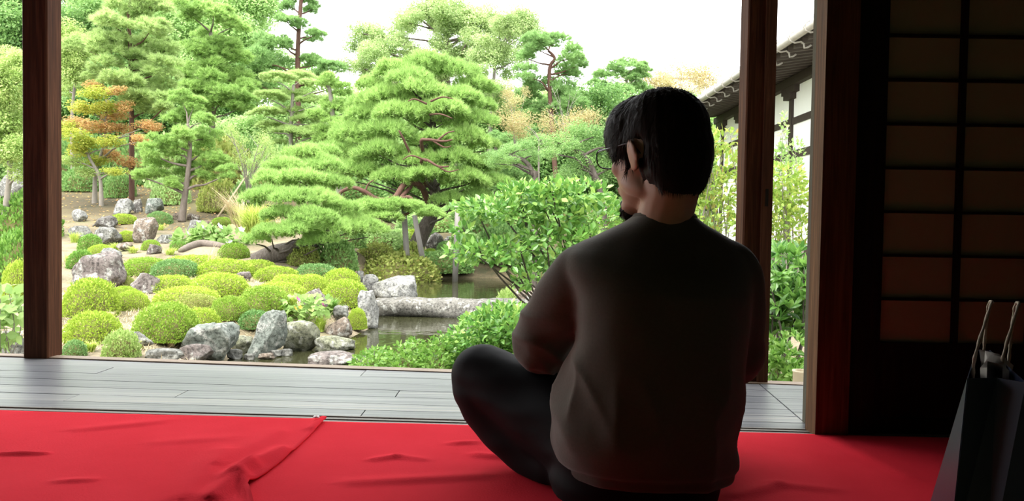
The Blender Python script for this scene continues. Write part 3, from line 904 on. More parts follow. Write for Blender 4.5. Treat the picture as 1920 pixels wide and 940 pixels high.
BUSHES = [
 (150, 522, 596, 96, 'azalea', 'large lime azalea dome just right of left post'),
 (154, 585, 646, 96, 'azalea', 'lime azalea in front of the large dome by left post'),
 (235, 545, 583, 60, 'azalea', 'small round azalea on straw, left of centre path'),
 (221, 537, 566, 54, 'azalea', 'azalea peeking out behind the small round one'),
 (232, 519, 541, 28, 'olive', 'tiny olive bush between the two big boulders'),
 (292, 569, 643, 112, 'azalea2', 'biggest near azalea, beside the square boulder'),
 (366, 578, 624, 66, 'azalea', 'lower azalea joined to the right of biggest one'),
 (330, 537, 578, 114, 'azalea', 'broad flat azalea right of the path'),
 (356, 553, 588, 74, 'olive', 'small yellowish azalea before the broad flat one'),
 (305, 517, 549, 82, 'azalea', 'azalea dome touching the medium grey boulder'),
 (395, 511, 561, 106, 'azalea', 'wide tall azalea dome in middle of the bed'),
 (420, 557, 602, 64, 'azalea2', 'compact round green azalea behind the square boulder'),
 (483, 536, 592, 96, 'azalea2', 'large round azalea behind the leaning boulder'),
 (512, 529, 562, 92, 'azalea', 'azalea rising behind the large round one'),
 (534, 514, 549, 76, 'azalea', 'azalea dome left of the pinkish slab stone'),
 (578, 514, 552, 58, 'azalea', 'azalea dome above the pinkish slab stone'),
 (508, 499, 530, 80, 'azalea', 'flat azalea behind the single smooth stone'),
 (640, 524, 574, 84, 'azalea', 'rightmost big lime azalea beside bridge head'),
 (634, 503, 549, 66, 'azalea', 'azalea dome behind the rightmost big one'),
 (585, 494, 530, 84, 'box', 'bluish green clipped shrub behind the right azaleas'),
 (258, 482, 518, 86, 'azalea2', 'green hedge like bush right of the huge boulder'),
 (315, 485, 523, 82, 'box', 'dark bluish green dome in the middle rows'),
 (345, 478, 508, 116, 'azalea', 'long lime azalea at the back row, left part'),
 (408, 483, 520, 100, 'azalea', 'long lime azalea at back row, with dry stalks'),
 (472, 487, 513, 66, 'azalea', 'small azalea at the back row near leaning trunk'),
 (430, 455, 487, 54, 'azalea2', 'round bush under the white mallow flowers'),
 (221, 401, 422, 48, 'azalea', 'bright bush below the pale leaning slope stone'),
 (231, 433, 454, 34, 'azalea', 'small round bush left of tall brown stone'),
 (277, 450, 470, 32, 'azalea2', 'tiny green bush at the foot of tall brown stone'),
 (290, 397, 424, 46, 'box', 'dark green bush right of the tall brown stone'),
 (411, 407, 424, 38, 'azalea2', 'dark clipped bush above the white mallows'),
 (667, 579, 618, 34, 'azalea', 'little round azalea at the water by the bridge'),
 (715, 455, 480, 54, 'azalea', 'azalea dome on far bank below the pine'),
 (772, 430, 458, 50, 'azalea', 'lime bush behind the support poles'),
 (806, 466, 482, 24, 'azalea2', 'tiny clipped bush at foot of dark far rock'),
 (838, 452, 474, 38, 'box', 'small green dome right of the dark far rock'),
 (955, 543, 572, 60, 'yellowgreen', 'yellow green bush at right end of bridge'),
 (180, 458, 480, 44, 'azalea', 'bright low bush behind the huge boulder'),
 (22, 488, 570, 60, 'azalea', 'lime azalea left of the left post'),
]
for b_ in BUSHES:
    bush(*b_)
LOOSE = [
 (735, 470, 530, 150, 'olive', 'spreading olive tan shrub on the far bank'),
 (700, 462, 500, 70, 'olive', 'small olive shrub left on far bank under the pine'),
 (620, 448, 508, 80, 'broad_dark', 'dark leafy shrub behind the bluish clipped shrub'),
 (562, 462, 500, 60, 'olive', 'brownish shrub right of the leaning trunk'),
 (825, 478, 522, 110, 'broad_dark', 'dark shrub hanging over the far pond edge'),
 (770, 455, 500, 50, 'olive', 'thin yellowish shrub between the support poles'),
 (215, 622, 672, 60, 'yellowgreen', 'loose juniper like bush near left post'),
 (130, 640, 672, 40, 'box', 'dark low fern clump at foot of left post'),
 (470, 588, 622, 60, 'box', 'dark small shrub left of the leaning boulder'),
 (20, 360, 450, 110, 'cover', 'pale green bushy weeds at left edge'),
 (20, 430, 530, 90, 'cover', 'light green shrub left of the post, mid height'),
 (160, 440, 470, 40, 'cover', 'green weeds on the slope beside left post'),
 (905, 400, 480, 120, 'broad_dark', 'dark evergreen shrub behind the camellia'),
 (690, 425, 472, 120, 'broad', 'green shrub below the front limb of great pine'),
 (775, 412, 448, 70, 'broad_dark', 'dark low shrub behind the lime bush and poles'),
 (885, 440, 492, 80, 'broad', 'leafy green shrub on far bank beside the third pole'),
 (945, 430, 505, 100, 'broad_dark', 'dark leafy shrub on far bank left of the camellia'),
 (640, 425, 468, 70, 'broad_dark', 'dark shrub under the leaning pine, right side'),
 (745, 428, 458, 50, 'broad', 'small green shrub left of the lime far bush'),
 (140, 312, 360, 70, 'broad_dark', 'dark bush at hill crest touching left post'),
 (215, 325, 372, 50, 'broad_dark', 'dark bush at hill crest beside the maple trunks'),
 (308, 330, 386, 64, 'broad', 'green bush behind the flat faced greenish stone'),
 (400, 335, 400, 70, 'olive', 'olive bush at hill crest right of young pine trunk'),
 (450, 345, 405, 56, 'broad_dark', 'dark bush at hill crest behind the dry plumes'),
 (142, 470, 505, 44, 'cover', 'green weeds between left post and huge boulder'),
 (330, 452, 470, 30, 'cover', 'low green sprig patch left of the gnarled root'),
 (1050, 470, 560, 160, 'broad_dark', 'dark evergreen shrub under the camellia'),
]
for b_ in LOOSE:
    bush(*b_, kind='dome_coarse', name='garden_shrub', cat='shrub', group='loose garden shrubs')

# ------------------------------------------------------------------ trees
def tree(name, label, trunk, d, rads, crown, n, kind, mat, size, bark, cat='tree', group='trees around the pond', spread=1.5, flat=.62, fixed=False, nbranch=None, seed=None, base_on_ground=True, br_r=.05):
    """trunk: pixel path from the base up; crown: pixel ellipses; everything stands at depth d"""
    rng = random.Random(seed if seed is not None else sum(map(ord, label)))
    pts = [P(px, py, d + (0 if len(t) < 1 else t[0])) for px, py, *t in trunk]
    if base_on_ground:
        b0 = pts[0]
        z = gz(b0.x, b0.y)
        if b0.z > z + .05:
            pts.insert(0, Vector((b0.x, b0.y, z - .1)))
    base = pts[0].copy()
    r = empty(name, base, label, cat, group)
    path = smooth_path([p - base for p in pts], max(6, 5 * len(pts)))
    nn = len(path)
    rr_ = [rads[0] + (rads[1] - rads[0]) * (i / (nn - 1)) ** .8 for i in range(nn)]
    V, Fq = tube_geo(path, rr_, 9)
    obj('trunk', py_mesh('trunk', V, Fq, MT[bark], True), r)
    centres = []
    if fixed:
        for (cx, cy, rp, *o_) in crown:
            dd = d + (o_[0] if o_ else rng.uniform(-spread, spread))
            centres.append((P(cx, cy, dd), rp * dd / FPX))
    else:
        areas = [e[2] * e[3] for e in crown]
        for i in range(n):
            e = rng.choices(crown, areas)[0]
            while True:
                a, b_ = rng.uniform(-1, 1), rng.uniform(-1, 1)
                if a * a + b_ * b_ <= 1: break
            q = math.sqrt(max(0, 1 - a * a - b_ * b_))
            dd = d + rng.choice((-1, -1, 1)) * spread * q * rng.uniform(.3, 1)
            centres.append((P(e[0] + a * e[2], e[1] + b_ * e[3], dd), size * rng.uniform(.75, 1.25)))
    mats = mat if isinstance(mat, (list, tuple)) else [mat]
    for i, (c, s) in enumerate(centres):
        o = obj('needle_pad' if kind in ('pad', 'fluff') else 'leaf_clump', clump(kind, rng.randint(0, 3), mats[rng.randrange(len(mats))]), r, c - base, (rng.uniform(-.15, .15), rng.uniform(-.15, .15), rng.uniform(0, 6.28)), (s, s, s * (flat if kind in ('pad', 'layer') else .55 if 'maple' in name else .85) * (1.6 if kind == 'pad' else 1)))
        o['kind'] = 'stuff'
    # branches
    nb = len(centres) if nbranch is None else min(nbranch, len(centres))
    for c, s in centres[:nb]:
        c = c - base - Vector((0, 0, s * .12))
        # attach a little below the clump
        k = min(range(nn), key=lambda i: abs(path[i].z - (c.z - .35 * (Vector((c.x, c.y, 0)) - Vector((path[i].x, path[i].y, 0))).length)))
        a = path[k]
        mid = a.lerp(c, .5) + Vector((rng.uniform(-.1, .1), rng.uniform(-.1, .1), rng.uniform(-.05, .12))) * (c - a).length
        pp = smooth_path([a, a.lerp(mid, .55) + Vector((0, 0, rng.uniform(-.04, .04))) * (c - a).length, mid, c], 7)
        r0 = min(br_r, rr_[k] * .7)
        V, Fq = tube_geo(pp, [r0 * (1 - .7 * i / 6) for i in range(7)], 5, False)
        obj('branch', py_mesh('branch', V, Fq, MT[bark], True), r)
    return r

# far backdrop wood
BACK = [
 ('broadleaf_tree', 'dark evergreen at top left corner behind the post', [(20, 300), (20, 60)], 40, [(20, 50, 70, 90), (0, 150, 50, 70)], 34, 'broad_dark'),
 ('broadleaf_tree', 'dark evergreen right of left post at the top', [(160, 320), (160, 40)], 40, [(165, 40, 70, 60), (150, 120, 60, 70)], 34, 'broad_dark'),
 ('broadleaf_tree', 'pale grey green tree filling the upper left', [(420, 320), (410, 40)], 44, [(420, 30, 95, 75), (440, 110, 90, 60), (340, 40, 70, 60), (330, 130, 60, 60)], 66, 'broad'),
 ('broadleaf_tree', 'green wood behind the maple', [(240, 330), (240, 200)], 38, [(150, 250, 80, 70), (260, 270, 80, 60), (330, 240, 60, 70), (230, 170, 80, 70), (410, 220, 60, 45)], 60, 'broad_dark'),
 ('broadleaf_tree', 'shady green wood behind the young pine', [(430, 350), (440, 230)], 36, [(430, 300, 90, 70), (520, 280, 70, 80), (600, 300, 70, 70)], 56, 'broad'),
 ('broadleaf_tree', 'green wood behind the great pine, left part', [(690, 380), (690, 250)], 40, [(640, 260, 70, 80), (730, 260, 80, 90), (700, 380, 120, 70)], 56, 'broad'),
 ('broadleaf_tree', 'green wood behind the great pine, right part', [(900, 400), (900, 260)], 38, [(860, 280, 90, 80), (950, 260, 60, 90), (900, 380, 120, 60)], 56, 'broad'),
 ('broadleaf_tree', 'dark evergreen mass behind the head', [(1080, 400), (1080, 300)], 34, [(1050, 320, 110, 70), (1170, 300, 90, 90), (1130, 220, 90, 50), (1240, 260, 70, 60)], 62, 'broad_dark'),
 ('broadleaf_tree', 'evergreen wood far right behind nandina', [(1290, 400), (1290, 330)], 30, [(1290, 320, 90, 70), (1380, 330, 80, 70), (1300, 240, 60, 40)], 44, 'broad'),
 ('broadleaf_tree', 'leafy tree beyond the left edge of frame', [(-60, 360), (-60, 200)], 30, [(-30, 230, 60, 110), (10, 300, 50, 40)], 36, 'broad'),
 ('broadleaf_tree', 'towering green wood far behind the feathery pine', [(260, 300), (260, 0)], 54, [(260, 0, 130, 90), (230, 130, 130, 80), (380, 60, 90, 90)], 60, 'broad'),
 ('broadleaf_tree', 'towering green wood far behind the tall straight pine', [(480, 300), (480, 60)], 56, [(440, 70, 60, 90), (500, 190, 90, 80), (610, 230, 80, 70)], 46, 'broad'),
 ('broadleaf_tree', 'towering dark wood far behind left post', [(60, 300), (60, 0)], 54, [(40, 20, 110, 100), (60, 170, 110, 90)], 50, 'broad_dark'),
 ('broadleaf_tree', 'far green tree line right of the camphor', [(1050, 400), (1050, 260)], 52, [(1000, 240, 100, 70), (1130, 230, 110, 50), (1000, 340, 120, 60), (1240, 220, 90, 50)], 56, 'broad'),
 ('broadleaf_tree', 'far green tree line below the camphor', [(780, 400), (780, 240)], 54, [(740, 220, 110, 60), (880, 230, 90, 70), (800, 330, 150, 80)], 56, 'broad'),
]
for nm, lb, tr, d, cr, n, mt_ in BACK:
    tree(nm, lb, tr, d, (.25, .1), cr, int(n * 1.5), 'far', mt_, 1.35, 'bark', group='background wood', spread=2.0, nbranch=10)

tree('camphor_tree', 'huge yellow green camphor tree against the white sky', [(850, 380), (850, 230), (835, 130), (840, 40)], 44, (.45, .12),
     [(705, 105, 58, 55), (770, 60, 70, 45), (850, 25, 70, 40), (790, 115, 80, 40), (890, 70, 65, 60), (740, 140, 60, 30)], 84, 'far', 'camphor', .95, 'bark', spread=3, nbranch=50, br_r=.14)
tree('broadleaf_tree', 'tall olive yellow tree right of the camphor', [(915, 390), (920, 230), (930, 100)], 36, (.22, .06),
     [(945, 70, 55, 50), (940, 140, 60, 60), (910, 190, 40, 50), (975, 60, 30, 30)], 46, 'far', 'camphor', .7, 'palebark', spread=1.5, nbranch=20)
tree('pine_tree', 'dark pine with bare twisted red stem against sky', [(1045, 380), (1035, 240), (1030, 135), (1040, 110), (1028, 95)], 31, (.14, .05),
     [(1000, 85, 34), (1040, 80, 36), (1075, 105, 34), (985, 105, 30), (1010, 75, 28), (1085, 120, 24), (1065, 135, 34), (985, 140, 34), (1010, 160, 36), (1050, 170, 38), (985, 190, 38), (1030, 205, 40), (1075, 195, 40), (1000, 225, 36)], 0, 'fluff', 'pine2', 1, 'redbark', fixed=True, spread=.8, flat=.55)
tree('pine_tree', 'small rounded pine top poking up left of the head', [(1175, 380), (1175, 140)], 36, (.15, .05),
     [(1175, 118, 22), (1195, 125, 24), (1155, 130, 26), (1210, 138, 22), (1130, 140, 26), (1180, 145, 30), (1120, 170, 34), (1160, 175, 36), (1200, 165, 34), (1100, 190, 34), (1140, 205, 38), (1100, 220, 34), (1090, 245, 30)], 0, 'fluff', 'pine2', 1, 'bark', fixed=True, spread=.8, flat=.6)
tree('golden_tree', 'thin golden autumn tree behind the head near the hall roof', [(1260, 380), (1260, 200)], 48, (.15, .05),
     [(1230, 155, 60, 22), (1290, 150, 50, 24), (1200, 175, 40, 20), (1340, 150, 35, 22)], 26, 'sparse', 'gold', 1.1, 'palebark', nbranch=12)
tree('pine_tree', 'tall straight pine with tufted top against the sky', [(562, 400), (560, 240), (558, 130), (560, 60), (568, -40)], 34, (.16, .08),
     [(540, 8, 28), (585, 15, 26), (565, -12, 30), (595, 62, 22), (535, 35, 26), (560, 45, 22), (585, 70, 24), (530, 80, 32), (500, 85, 34), (480, 115, 40), (520, 120, 36), (590, 118, 36), (620, 130, 32), (600, 140, 30), (470, 150, 38), (630, 160, 26), (500, 160, 34)], 0, 'fluff', 'pine2', 1, 'redbark', fixed=True, spread=.9, flat=.6)
tree('pine_tree', 'feathery light pine right above the maple', [(247, 400), (247, 260), (245, 120), (240, 10)], 25, (.10, .05),
     [(250, 20, 50), (210, 40, 46), (280, 55, 46), (190, 75, 48), (300, 90, 46), (235, 90, 50), (150, 85, 36), (265, 125, 50), (305, 130, 44), (200, 110, 44), (225, 150, 44), (290, 170, 46), (250, 175, 46), (275, 205, 40), (310, 195, 36), (180, 140, 30), (250, -15, 44), (290, 10, 40)], 0, 'fluff', 'pine3', 1, 'redbark', fixed=True, spread=.9, flat=.8)
tree('pine_tree', 'dense mid green pine behind the young pine', [(400, 380), (398, 250), (395, 60)], 31, (.2, .07),
     [(390, 65, 34), (420, 85, 38), (370, 95, 38), (445, 110, 36), (400, 115, 44), (360, 135, 40), (440, 145, 44), (400, 160, 46), (470, 165, 34), (365, 170, 40), (430, 185, 44), (385, 200, 44), (455, 195, 36), (350, 20, 40), (400, 25, 42), (440, 45, 36)], 0, 'fluff', 'pine', 1, 'bark', fixed=True, spread=1.0, flat=.7)
tree('yellowing_tree', 'yellow green tree at left edge with pale twigs', [(10, 400), (20, 300), (15, 160)], 17, (.10, .03),
     [(15, 150, 40, 60), (20, 230, 45, 60), (30, 290, 40, 40), (-20, 200, 40, 90)], 34, 'mid', 'yellowgreen', .42, 'palebark', spread=.7, nbranch=20)
tree('yellowing_tree', 'yellow green tree between the left post and feathery pine', [(140, 380), (135, 220), (150, 90)], 28, (.10, .03),
     [(150, 110, 36, 40), (140, 150, 36, 40), (130, 80, 30, 30)], 20, 'mid', 'yellowgreen', .55, 'palebark', spread=.7, nbranch=12)
tree('maple_tree', 'orange tinted maple right of left post', [(178, 364), (180, 320), (195, 270), (200, 190)], 24, (.10, .03),
     [(175, 175, 34), (215, 168, 28), (160, 200, 36), (200, 200, 36), (235, 200, 26), (145, 230, 34), (185, 235, 38), (225, 240, 30), (275, 235, 30), (295, 240, 20), (265, 262, 28), (210, 290, 32), (245, 305, 28), (180, 160, 26), (215, 215, 30)], 0, 'mid', ['maple_o', 'maple_o', 'maple_o', 'maple_g'], 1, 'palebark', fixed=True, spread=.8, flat=.7)
tree('maple_tree', 'green yellow lower maple beside left post', [(190, 366), (186, 330), (165, 290), (150, 240)], 23.4, (.08, .03),
     [(140, 255, 34), (170, 265, 36), (150, 280, 34), (135, 300, 30), (180, 300, 30), (210, 265, 30), (165, 320, 30), (215, 320, 26), (130, 240, 30)], 0, 'mid', ['maple_g', 'maple_g', 'yellowgreen'], 1, 'palebark', fixed=True, spread=.7, flat=.7)
tree('pine_tree', 'young bright pine with bare trunk on the slope', [(341, 416), (345, 380), (352, 330), (356, 275), (352, 232)], GH(341, 416).y, (.11, .04),
     [(340, 185, 28), (365, 195, 28), (350, 215, 34), (380, 225, 30), (325, 225, 30), (390, 255, 32), (350, 255, 34), (310, 265, 32), (285, 285, 32), (330, 285, 34), (380, 285, 36), (405, 300, 30), (300, 320, 40), (270, 330, 28), (350, 320, 34), (390, 325, 36), (425, 325, 28), (330, 345, 26)], 0, 'fluff', 'pine', 1, 'bark', fixed=True, spread=.6, flat=.85)
tree('pine_tree', 'pale layered pine with grey branches behind the sparse shrub', [(560, 400), (545, 300), (550, 160)], 27, (.14, .05),
     [(520, 150, 30), (560, 150, 34), (595, 165, 30), (510, 185, 30), (550, 185, 36), (590, 195, 32), (500, 215, 30), (540, 215, 34), (580, 230, 34), (515, 245, 34), (560, 255, 36), (600, 250, 32), (540, 280, 34)], 0, 'pad', 'pine3', 1, 'palebark', fixed=True, spread=.8, flat=.5)
tree('pine_tree', 'middle distance pine just left of the great pine', [(640, 420), (630, 300), (620, 180), (612, 160)], 25, (.13, .05),
     [(610, 150, 28), (640, 170, 28), (620, 195, 32), (655, 205, 34), (600, 215, 30), (640, 235, 36), (675, 235, 30), (610, 255, 34), (650, 270, 36), (600, 285, 34), (570, 280, 28), (630, 300, 34)], 0, 'fluff', 'pine', 1, 'palebark', fixed=True, spread=.8, flat=.6)
tree('pine_tree', 'soft hazy pine filling right of the great pine', [(930, 430), (930, 330), (930, 250)], 26, (.13, .05),
     [(935, 260, 34), (960, 290, 34), (930, 300, 38), (970, 330, 34), (935, 345, 40), (965, 370, 36), (900, 380, 40), (940, 400, 40), (990, 300, 30), (900, 430, 40), (1010, 270, 30), (860, 400, 36)], 0, 'fluff', 'pine2', 1, 'bark', fixed=True, spread=.8, flat=.7)

# great cloud pruned pine on the far bank
D0 = 20.6
great = [(745, 148, 46, -.2), (800, 138, 50, .0), (850, 146, 46, .2), (700, 172, 36, .2), (890, 172, 38, .3), (770, 160, 44, -.9),
 (720, 196, 44, -.6), (790, 188, 52, -1.0), (860, 196, 46, -.6), (900, 205, 30, .2), (680, 200, 30, .4),
 (690, 226, 40, -.5), (755, 228, 50, -1.2), (830, 226, 54, -1.2), (890, 236, 40, -.4),
 (660, 262, 44, -.5), (735, 264, 50, -1.3), (815, 274, 40, -1.4), (875, 272, 44, -.8), (908, 280, 30, .2),
 (640, 298, 46, -.6), (715, 302, 50, -1.4), (785, 310, 40, -1.5), (850, 312, 48, -1.2), (915, 322, 40, -.4),
 (665, 335, 46, -1.2), (735, 342, 40, -1.6), (800, 344, 46, -1.7), (870, 350, 46, -1.2), (925, 352, 36, -.5),
 (820, 300, 44, .6), (700, 280, 46, .8), (760, 200, 50, 1.0), (840, 250, 50, 1.0), (650, 320, 40, .8), (890, 380, 36, -.8), (845, 385, 34, -1.2)]
gp = tree('great_pine', 'great cloud pruned pine with red limbs in the centre', [(776, 478), (790, 440), (806, 410), (818, 370), (805, 330), (795, 290), (812, 240), (800, 190), (805, 155)], D0 + .6, (.30, .05), great, 0, 'pad', 'pine', 1, 'darkbark', cat='pine tree', fixed=True, flat=.8, nbranch=None, br_r=.045)
gb = gp.location.copy()
def limb(pts, r0, r1, mat, name='limb', seg=9):
    w = [P(a, b_, c) - gb for a, b_, c in pts]
    pp = smooth_path(w, 5 * len(w))
    V, Fq = tube_geo(pp, [r0 + (r1 - r0) * i / (len(pp) - 1) for i in range(len(pp))], seg)
    return obj(name, py_mesh(name, V, Fq, MT[mat], True), gp)
limb([(806, 395, 20.8), (790, 350, 20.0), (760, 345, 19.4), (738, 372, 19.0), (708, 374, 18.8), (685, 360, 18.7), (662, 352, 18.7), (640, 360, 18.8), (634, 374, 18.9)], .09, .035, 'redbark')
limb([(735, 373, 19.0), (700, 378, 18.7), (675, 380, 18.6), (655, 395, 18.6), (632, 400, 18.6)], .06, .02, 'redbark')
limb([(800, 350, 20.5), (775, 300, 19.6), (757, 262, 19.2), (748, 245, 19.1)], .05, .02, 'redbark')
limb([(806, 330, 20.8), (790, 270, 19.2), (800, 262, 19.0), (830, 265, 18.9), (848, 262, 18.9)], .055, .02, 'redbark')
limb([(806, 340, 20.8), (790, 305, 19.2), (800, 300, 19.0), (822, 312, 18.9), (842, 312, 18.9)], .05, .02, 'redbark')
limb([(770, 350, 19.6), (752, 372, 19.0), (768, 370, 18.8), (776, 385, 18.8), (762, 402, 18.8), (735, 405, 18.8)], .06, .03, 'redbark')
for a_ in [[(820, 264, 18.95), (838, 250, 18.9), (852, 246, 18.9)], [(812, 264, 18.95), (832, 276, 18.9), (846, 274, 18.9)], [(800, 302, 19.0), (772, 292, 18.9), (755, 300, 18.9)], [(822, 312, 18.9), (840, 322, 18.9), (860, 318, 18.9)], [(808, 190, 19.4), (830, 182, 19.2), (850, 186, 19.2)], [(800, 195, 19.4), (778, 186, 19.2), (765, 190, 19.2)], [(685, 360, 18.7), (690, 346, 18.7), (700, 338, 18.7)], [(662, 384, 18.6), (650, 378, 18.6), (638, 382, 18.6)], [(806, 215, 19.6), (826, 214, 19.2), (848, 222, 19.1)]]:
    limb(a_, .03, .012, 'redbark', 'twig', 6)
for cx, cy, rp, dd in [(735, 395, 44, 18.6), (690, 398, 46, 18.5), (660, 415, 40, 18.5), (710, 415, 44, 18.4), (795, 402, 34, 18.6), (812, 408, 26, 18.6), (770, 390, 30, 18.6)]:
    c = P(cx, cy, dd)
    o = obj('needle_pad', clump('pad', random.randint(0, 3), 'pine'), gp, c - gb, (0, 0, random.uniform(0, 6)), (rp * dd / FPX,) * 2 + (rp * dd / FPX * .9,), kind='stuff')

# leaning pine on the left shore
lp = GH(490, 492)
tree('leaning_pine', 'low pine with thick leaning trunk on the left shore', [(484, 496), (515, 478), (560, 465), (610, 440, .8), (630, 400, 1.4), (600, 350, 1.4)], lp.y, (.24, .06),
     [(575, 302, 40, 1.2), (605, 325, 44, 1.0), (540, 325, 40, .6), (510, 350, 40, .2), (565, 350, 46, .2), (620, 355, 40, .8), (500, 380, 42, -.2), (550, 385, 46, -.4), (600, 385, 44, .0), (530, 415, 40, -.5), (585, 420, 46, -.6), (640, 405, 40, .2), (560, 442, 44, -.8), (510, 445, 36, -.8), (620, 440, 44, -.3), (655, 430, 40, .2), (480, 455, 26, -.6), (690, 440, 40, .6), (600, 460, 36, -.5), (600, 300, 40, 1.6)], 0, 'pad', 'pine', 1, 'darkbark', cat='pine tree', fixed=True, flat=.78, br_r=.03)
# wooden support poles
POLES = [((756, 372), (766, 527), .8, 'straight upright wooden support pole under the great pine'), ((777, 404), (800, 522), .4, 'slanting wooden support pole beside the upright one'), ((858, 392), (853, 528), .6, 'wooden support pole left of the camellia')]
for (a, b_, off, lb) in POLES:
    q = GH(b_[0], b_[1]); dd = min(q.y, 20.3)
    p0 = P(b_[0], b_[1], dd); p0.z = min(p0.z, WATER_Z - .05); p1 = P(a[0], a[1], dd)
    V, Fq = tube_geo([Vector((0, 0, 0)), (p1 - p0) * .5, p1 - p0], [.080, .075, .065], 10)
    tag(obj('support_pole', py_mesh('support_pole', V, Fq, MT['pole'], True), None, p0), lb, 'pole', 'poles propping the pine')

# pruned evergreen with dark stem, middle right
tree('pruned_evergreen', 'small leaved evergreen with crooked stem above the camellia', [(1004, 350), (1000, 328), (990, 308), (975, 297), (955, 292)], 14.5, (.07, .03),
     [(935, 292, 26), (960, 278, 28), (985, 272, 28), (1000, 290, 24), (925, 305, 20), (960, 300, 20)], 0, 'fine', 'broad_dark', 1, 'darkbark', fixed=True, spread=.3, br_r=.03)
tree('pruned_evergreen', 'broad small leaved evergreen left of the face', [(1130, 390), (1115, 330), (1095, 292), (1070, 282)], 14, (.10, .04),
     [(1040, 262, 40), (1080, 245, 40), (1120, 250, 40), (1150, 270, 36), (1030, 285, 28), (1070, 275, 34), (1110, 285, 40), (1150, 310, 40), (1085, 310, 36), (1120, 330, 36), (1060, 330, 34)], 0, 'fine', 'broad_dark', 1, 'darkbark', fixed=True, spread=.4, br_r=.035)
tree('golden_shrub', 'golden yellow shrub left of the head behind evergreens', [(1010, 330), (1010, 260)], 24, (.05, .02),
     [(1000, 240, 40, 22), (1040, 245, 30, 20), (960, 225, 20, 40), (1090, 225, 40, 22)], 22, 'sparse', 'gold', .5, 'palebark', nbranch=8)
def bare_twigs(name, label, px, y0, y1, d, n, spread_px, mat='palebark', th=.012, leaves=None):
    b0 = P(px, y0, d); b0.z = max(gz(b0.x, b0.y) - .02, b0.z) if b0.z > gz(b0.x, b0.y) else gz(b0.x, b0.y) - .02
    r = empty(name, b0, label, 'shrub', 'twiggy shrubs')
    rng = random.Random(px)
    for i in range(n):
        e = P(px + rng.uniform(-1, 1) * spread_px, y1 + rng.uniform(0, .5) * (y0 - y1), d + rng.uniform(-.4, .4)) - b0
        m_ = e * rng.uniform(.4, .6); m_.x *= .5
        pp = smooth_path([Vector((rng.uniform(-.05, .05), 0, 0)), m_, e], 6)
        V, Fq = tube_geo(pp, [th * (1 - .75 * k / 5) for k in range(6)], 4, False)
        o = obj('stem', py_mesh('stem', V, Fq, MT[mat], True), r)
        for q in range(2):
            f_ = rng.uniform(.4, .8); a = m_.lerp(e, f_)
            e2 = a + Vector((rng.uniform(-1, 1), rng.uniform(-.5, .5), rng.uniform(.3, 1))) * e.length * .18
            V, Fq = tube_geo([a, e2], [th * .5, th * .2], 4, False)
            obj('side_twig', py_mesh('side_twig', V, Fq, MT[mat]), o)
        if leaves:
            obj('leaf_clump', clump('sparse', rng.randint(0, 2), leaves), r, e, (0, 0, rng.uniform(0, 6)), (.32,) * 3, kind='stuff')
    return r
bare_twigs('twiggy_shrub', 'bare grey twiggy shrub beside the twisted pine', 1058, 270, 160, 26, 14, 36)
bare_twigs('twiggy_shrub', 'thin bare yellowish twigs right of the great pine', 965, 300, 150, 25, 8, 26, 'palebark', .012, 'gold')
bare_twigs('twiggy_shrub', 'sparse yellow leaved shrub with pale stems left of the leaning pine', 465, 380, 240, 22, 14, 45, 'palebark', .022, 'yellowgreen')
bare_twigs('twiggy_shrub', 'pale twigs between maple and young pine', 300, 372, 280, 25, 6, 30, 'palebark', .02, None)

# undergrowth band behind the slope stones
UND = [(130, 262, 358, 90, 'broad_dark', 'dark undergrowth beside left post below the maple', 29), (235, 275, 376, 100, 'broad_dark', 'dark undergrowth below the maple', 29), (310, 290, 390, 90, 'broad', 'green undergrowth left of the young pine', 28), (400, 295, 397, 110, 'olive', 'olive undergrowth right of the young pine', 28), (500, 305, 410, 110, 'broad', 'green undergrowth behind the tall grass', 26), (450, 305, 402, 70, 'broad_dark', 'dark undergrowth behind pale stems', 29),
 (1120, 350, 432, 190, 'broad_dark', 'dark hedge like undergrowth left of the neck', 30), (960, 362, 432, 170, 'broad', 'green undergrowth behind the camellia top', 30), (1290, 350, 432, 170, 'broad', 'green undergrowth behind the nandina', 25), (1215, 380, 440, 120, 'broad', 'green undergrowth directly behind the neck', 24), (640, 370, 430, 140, 'broad_dark', 'dark undergrowth behind the leaning pine', 28), (820, 375, 430, 160, 'broad', 'green undergrowth behind the great pine trunk', 30)]
for px, yt, yb, w, mt_, lb, dd in UND:
    a = P(px, yb, dd); a.z = gz(a.x, a.y)
    bush(px, yt, yb, w, mt_, lb, kind='dome_coarse', name='garden_shrub', cat='shrub', group='undergrowth below the trees', at=a)

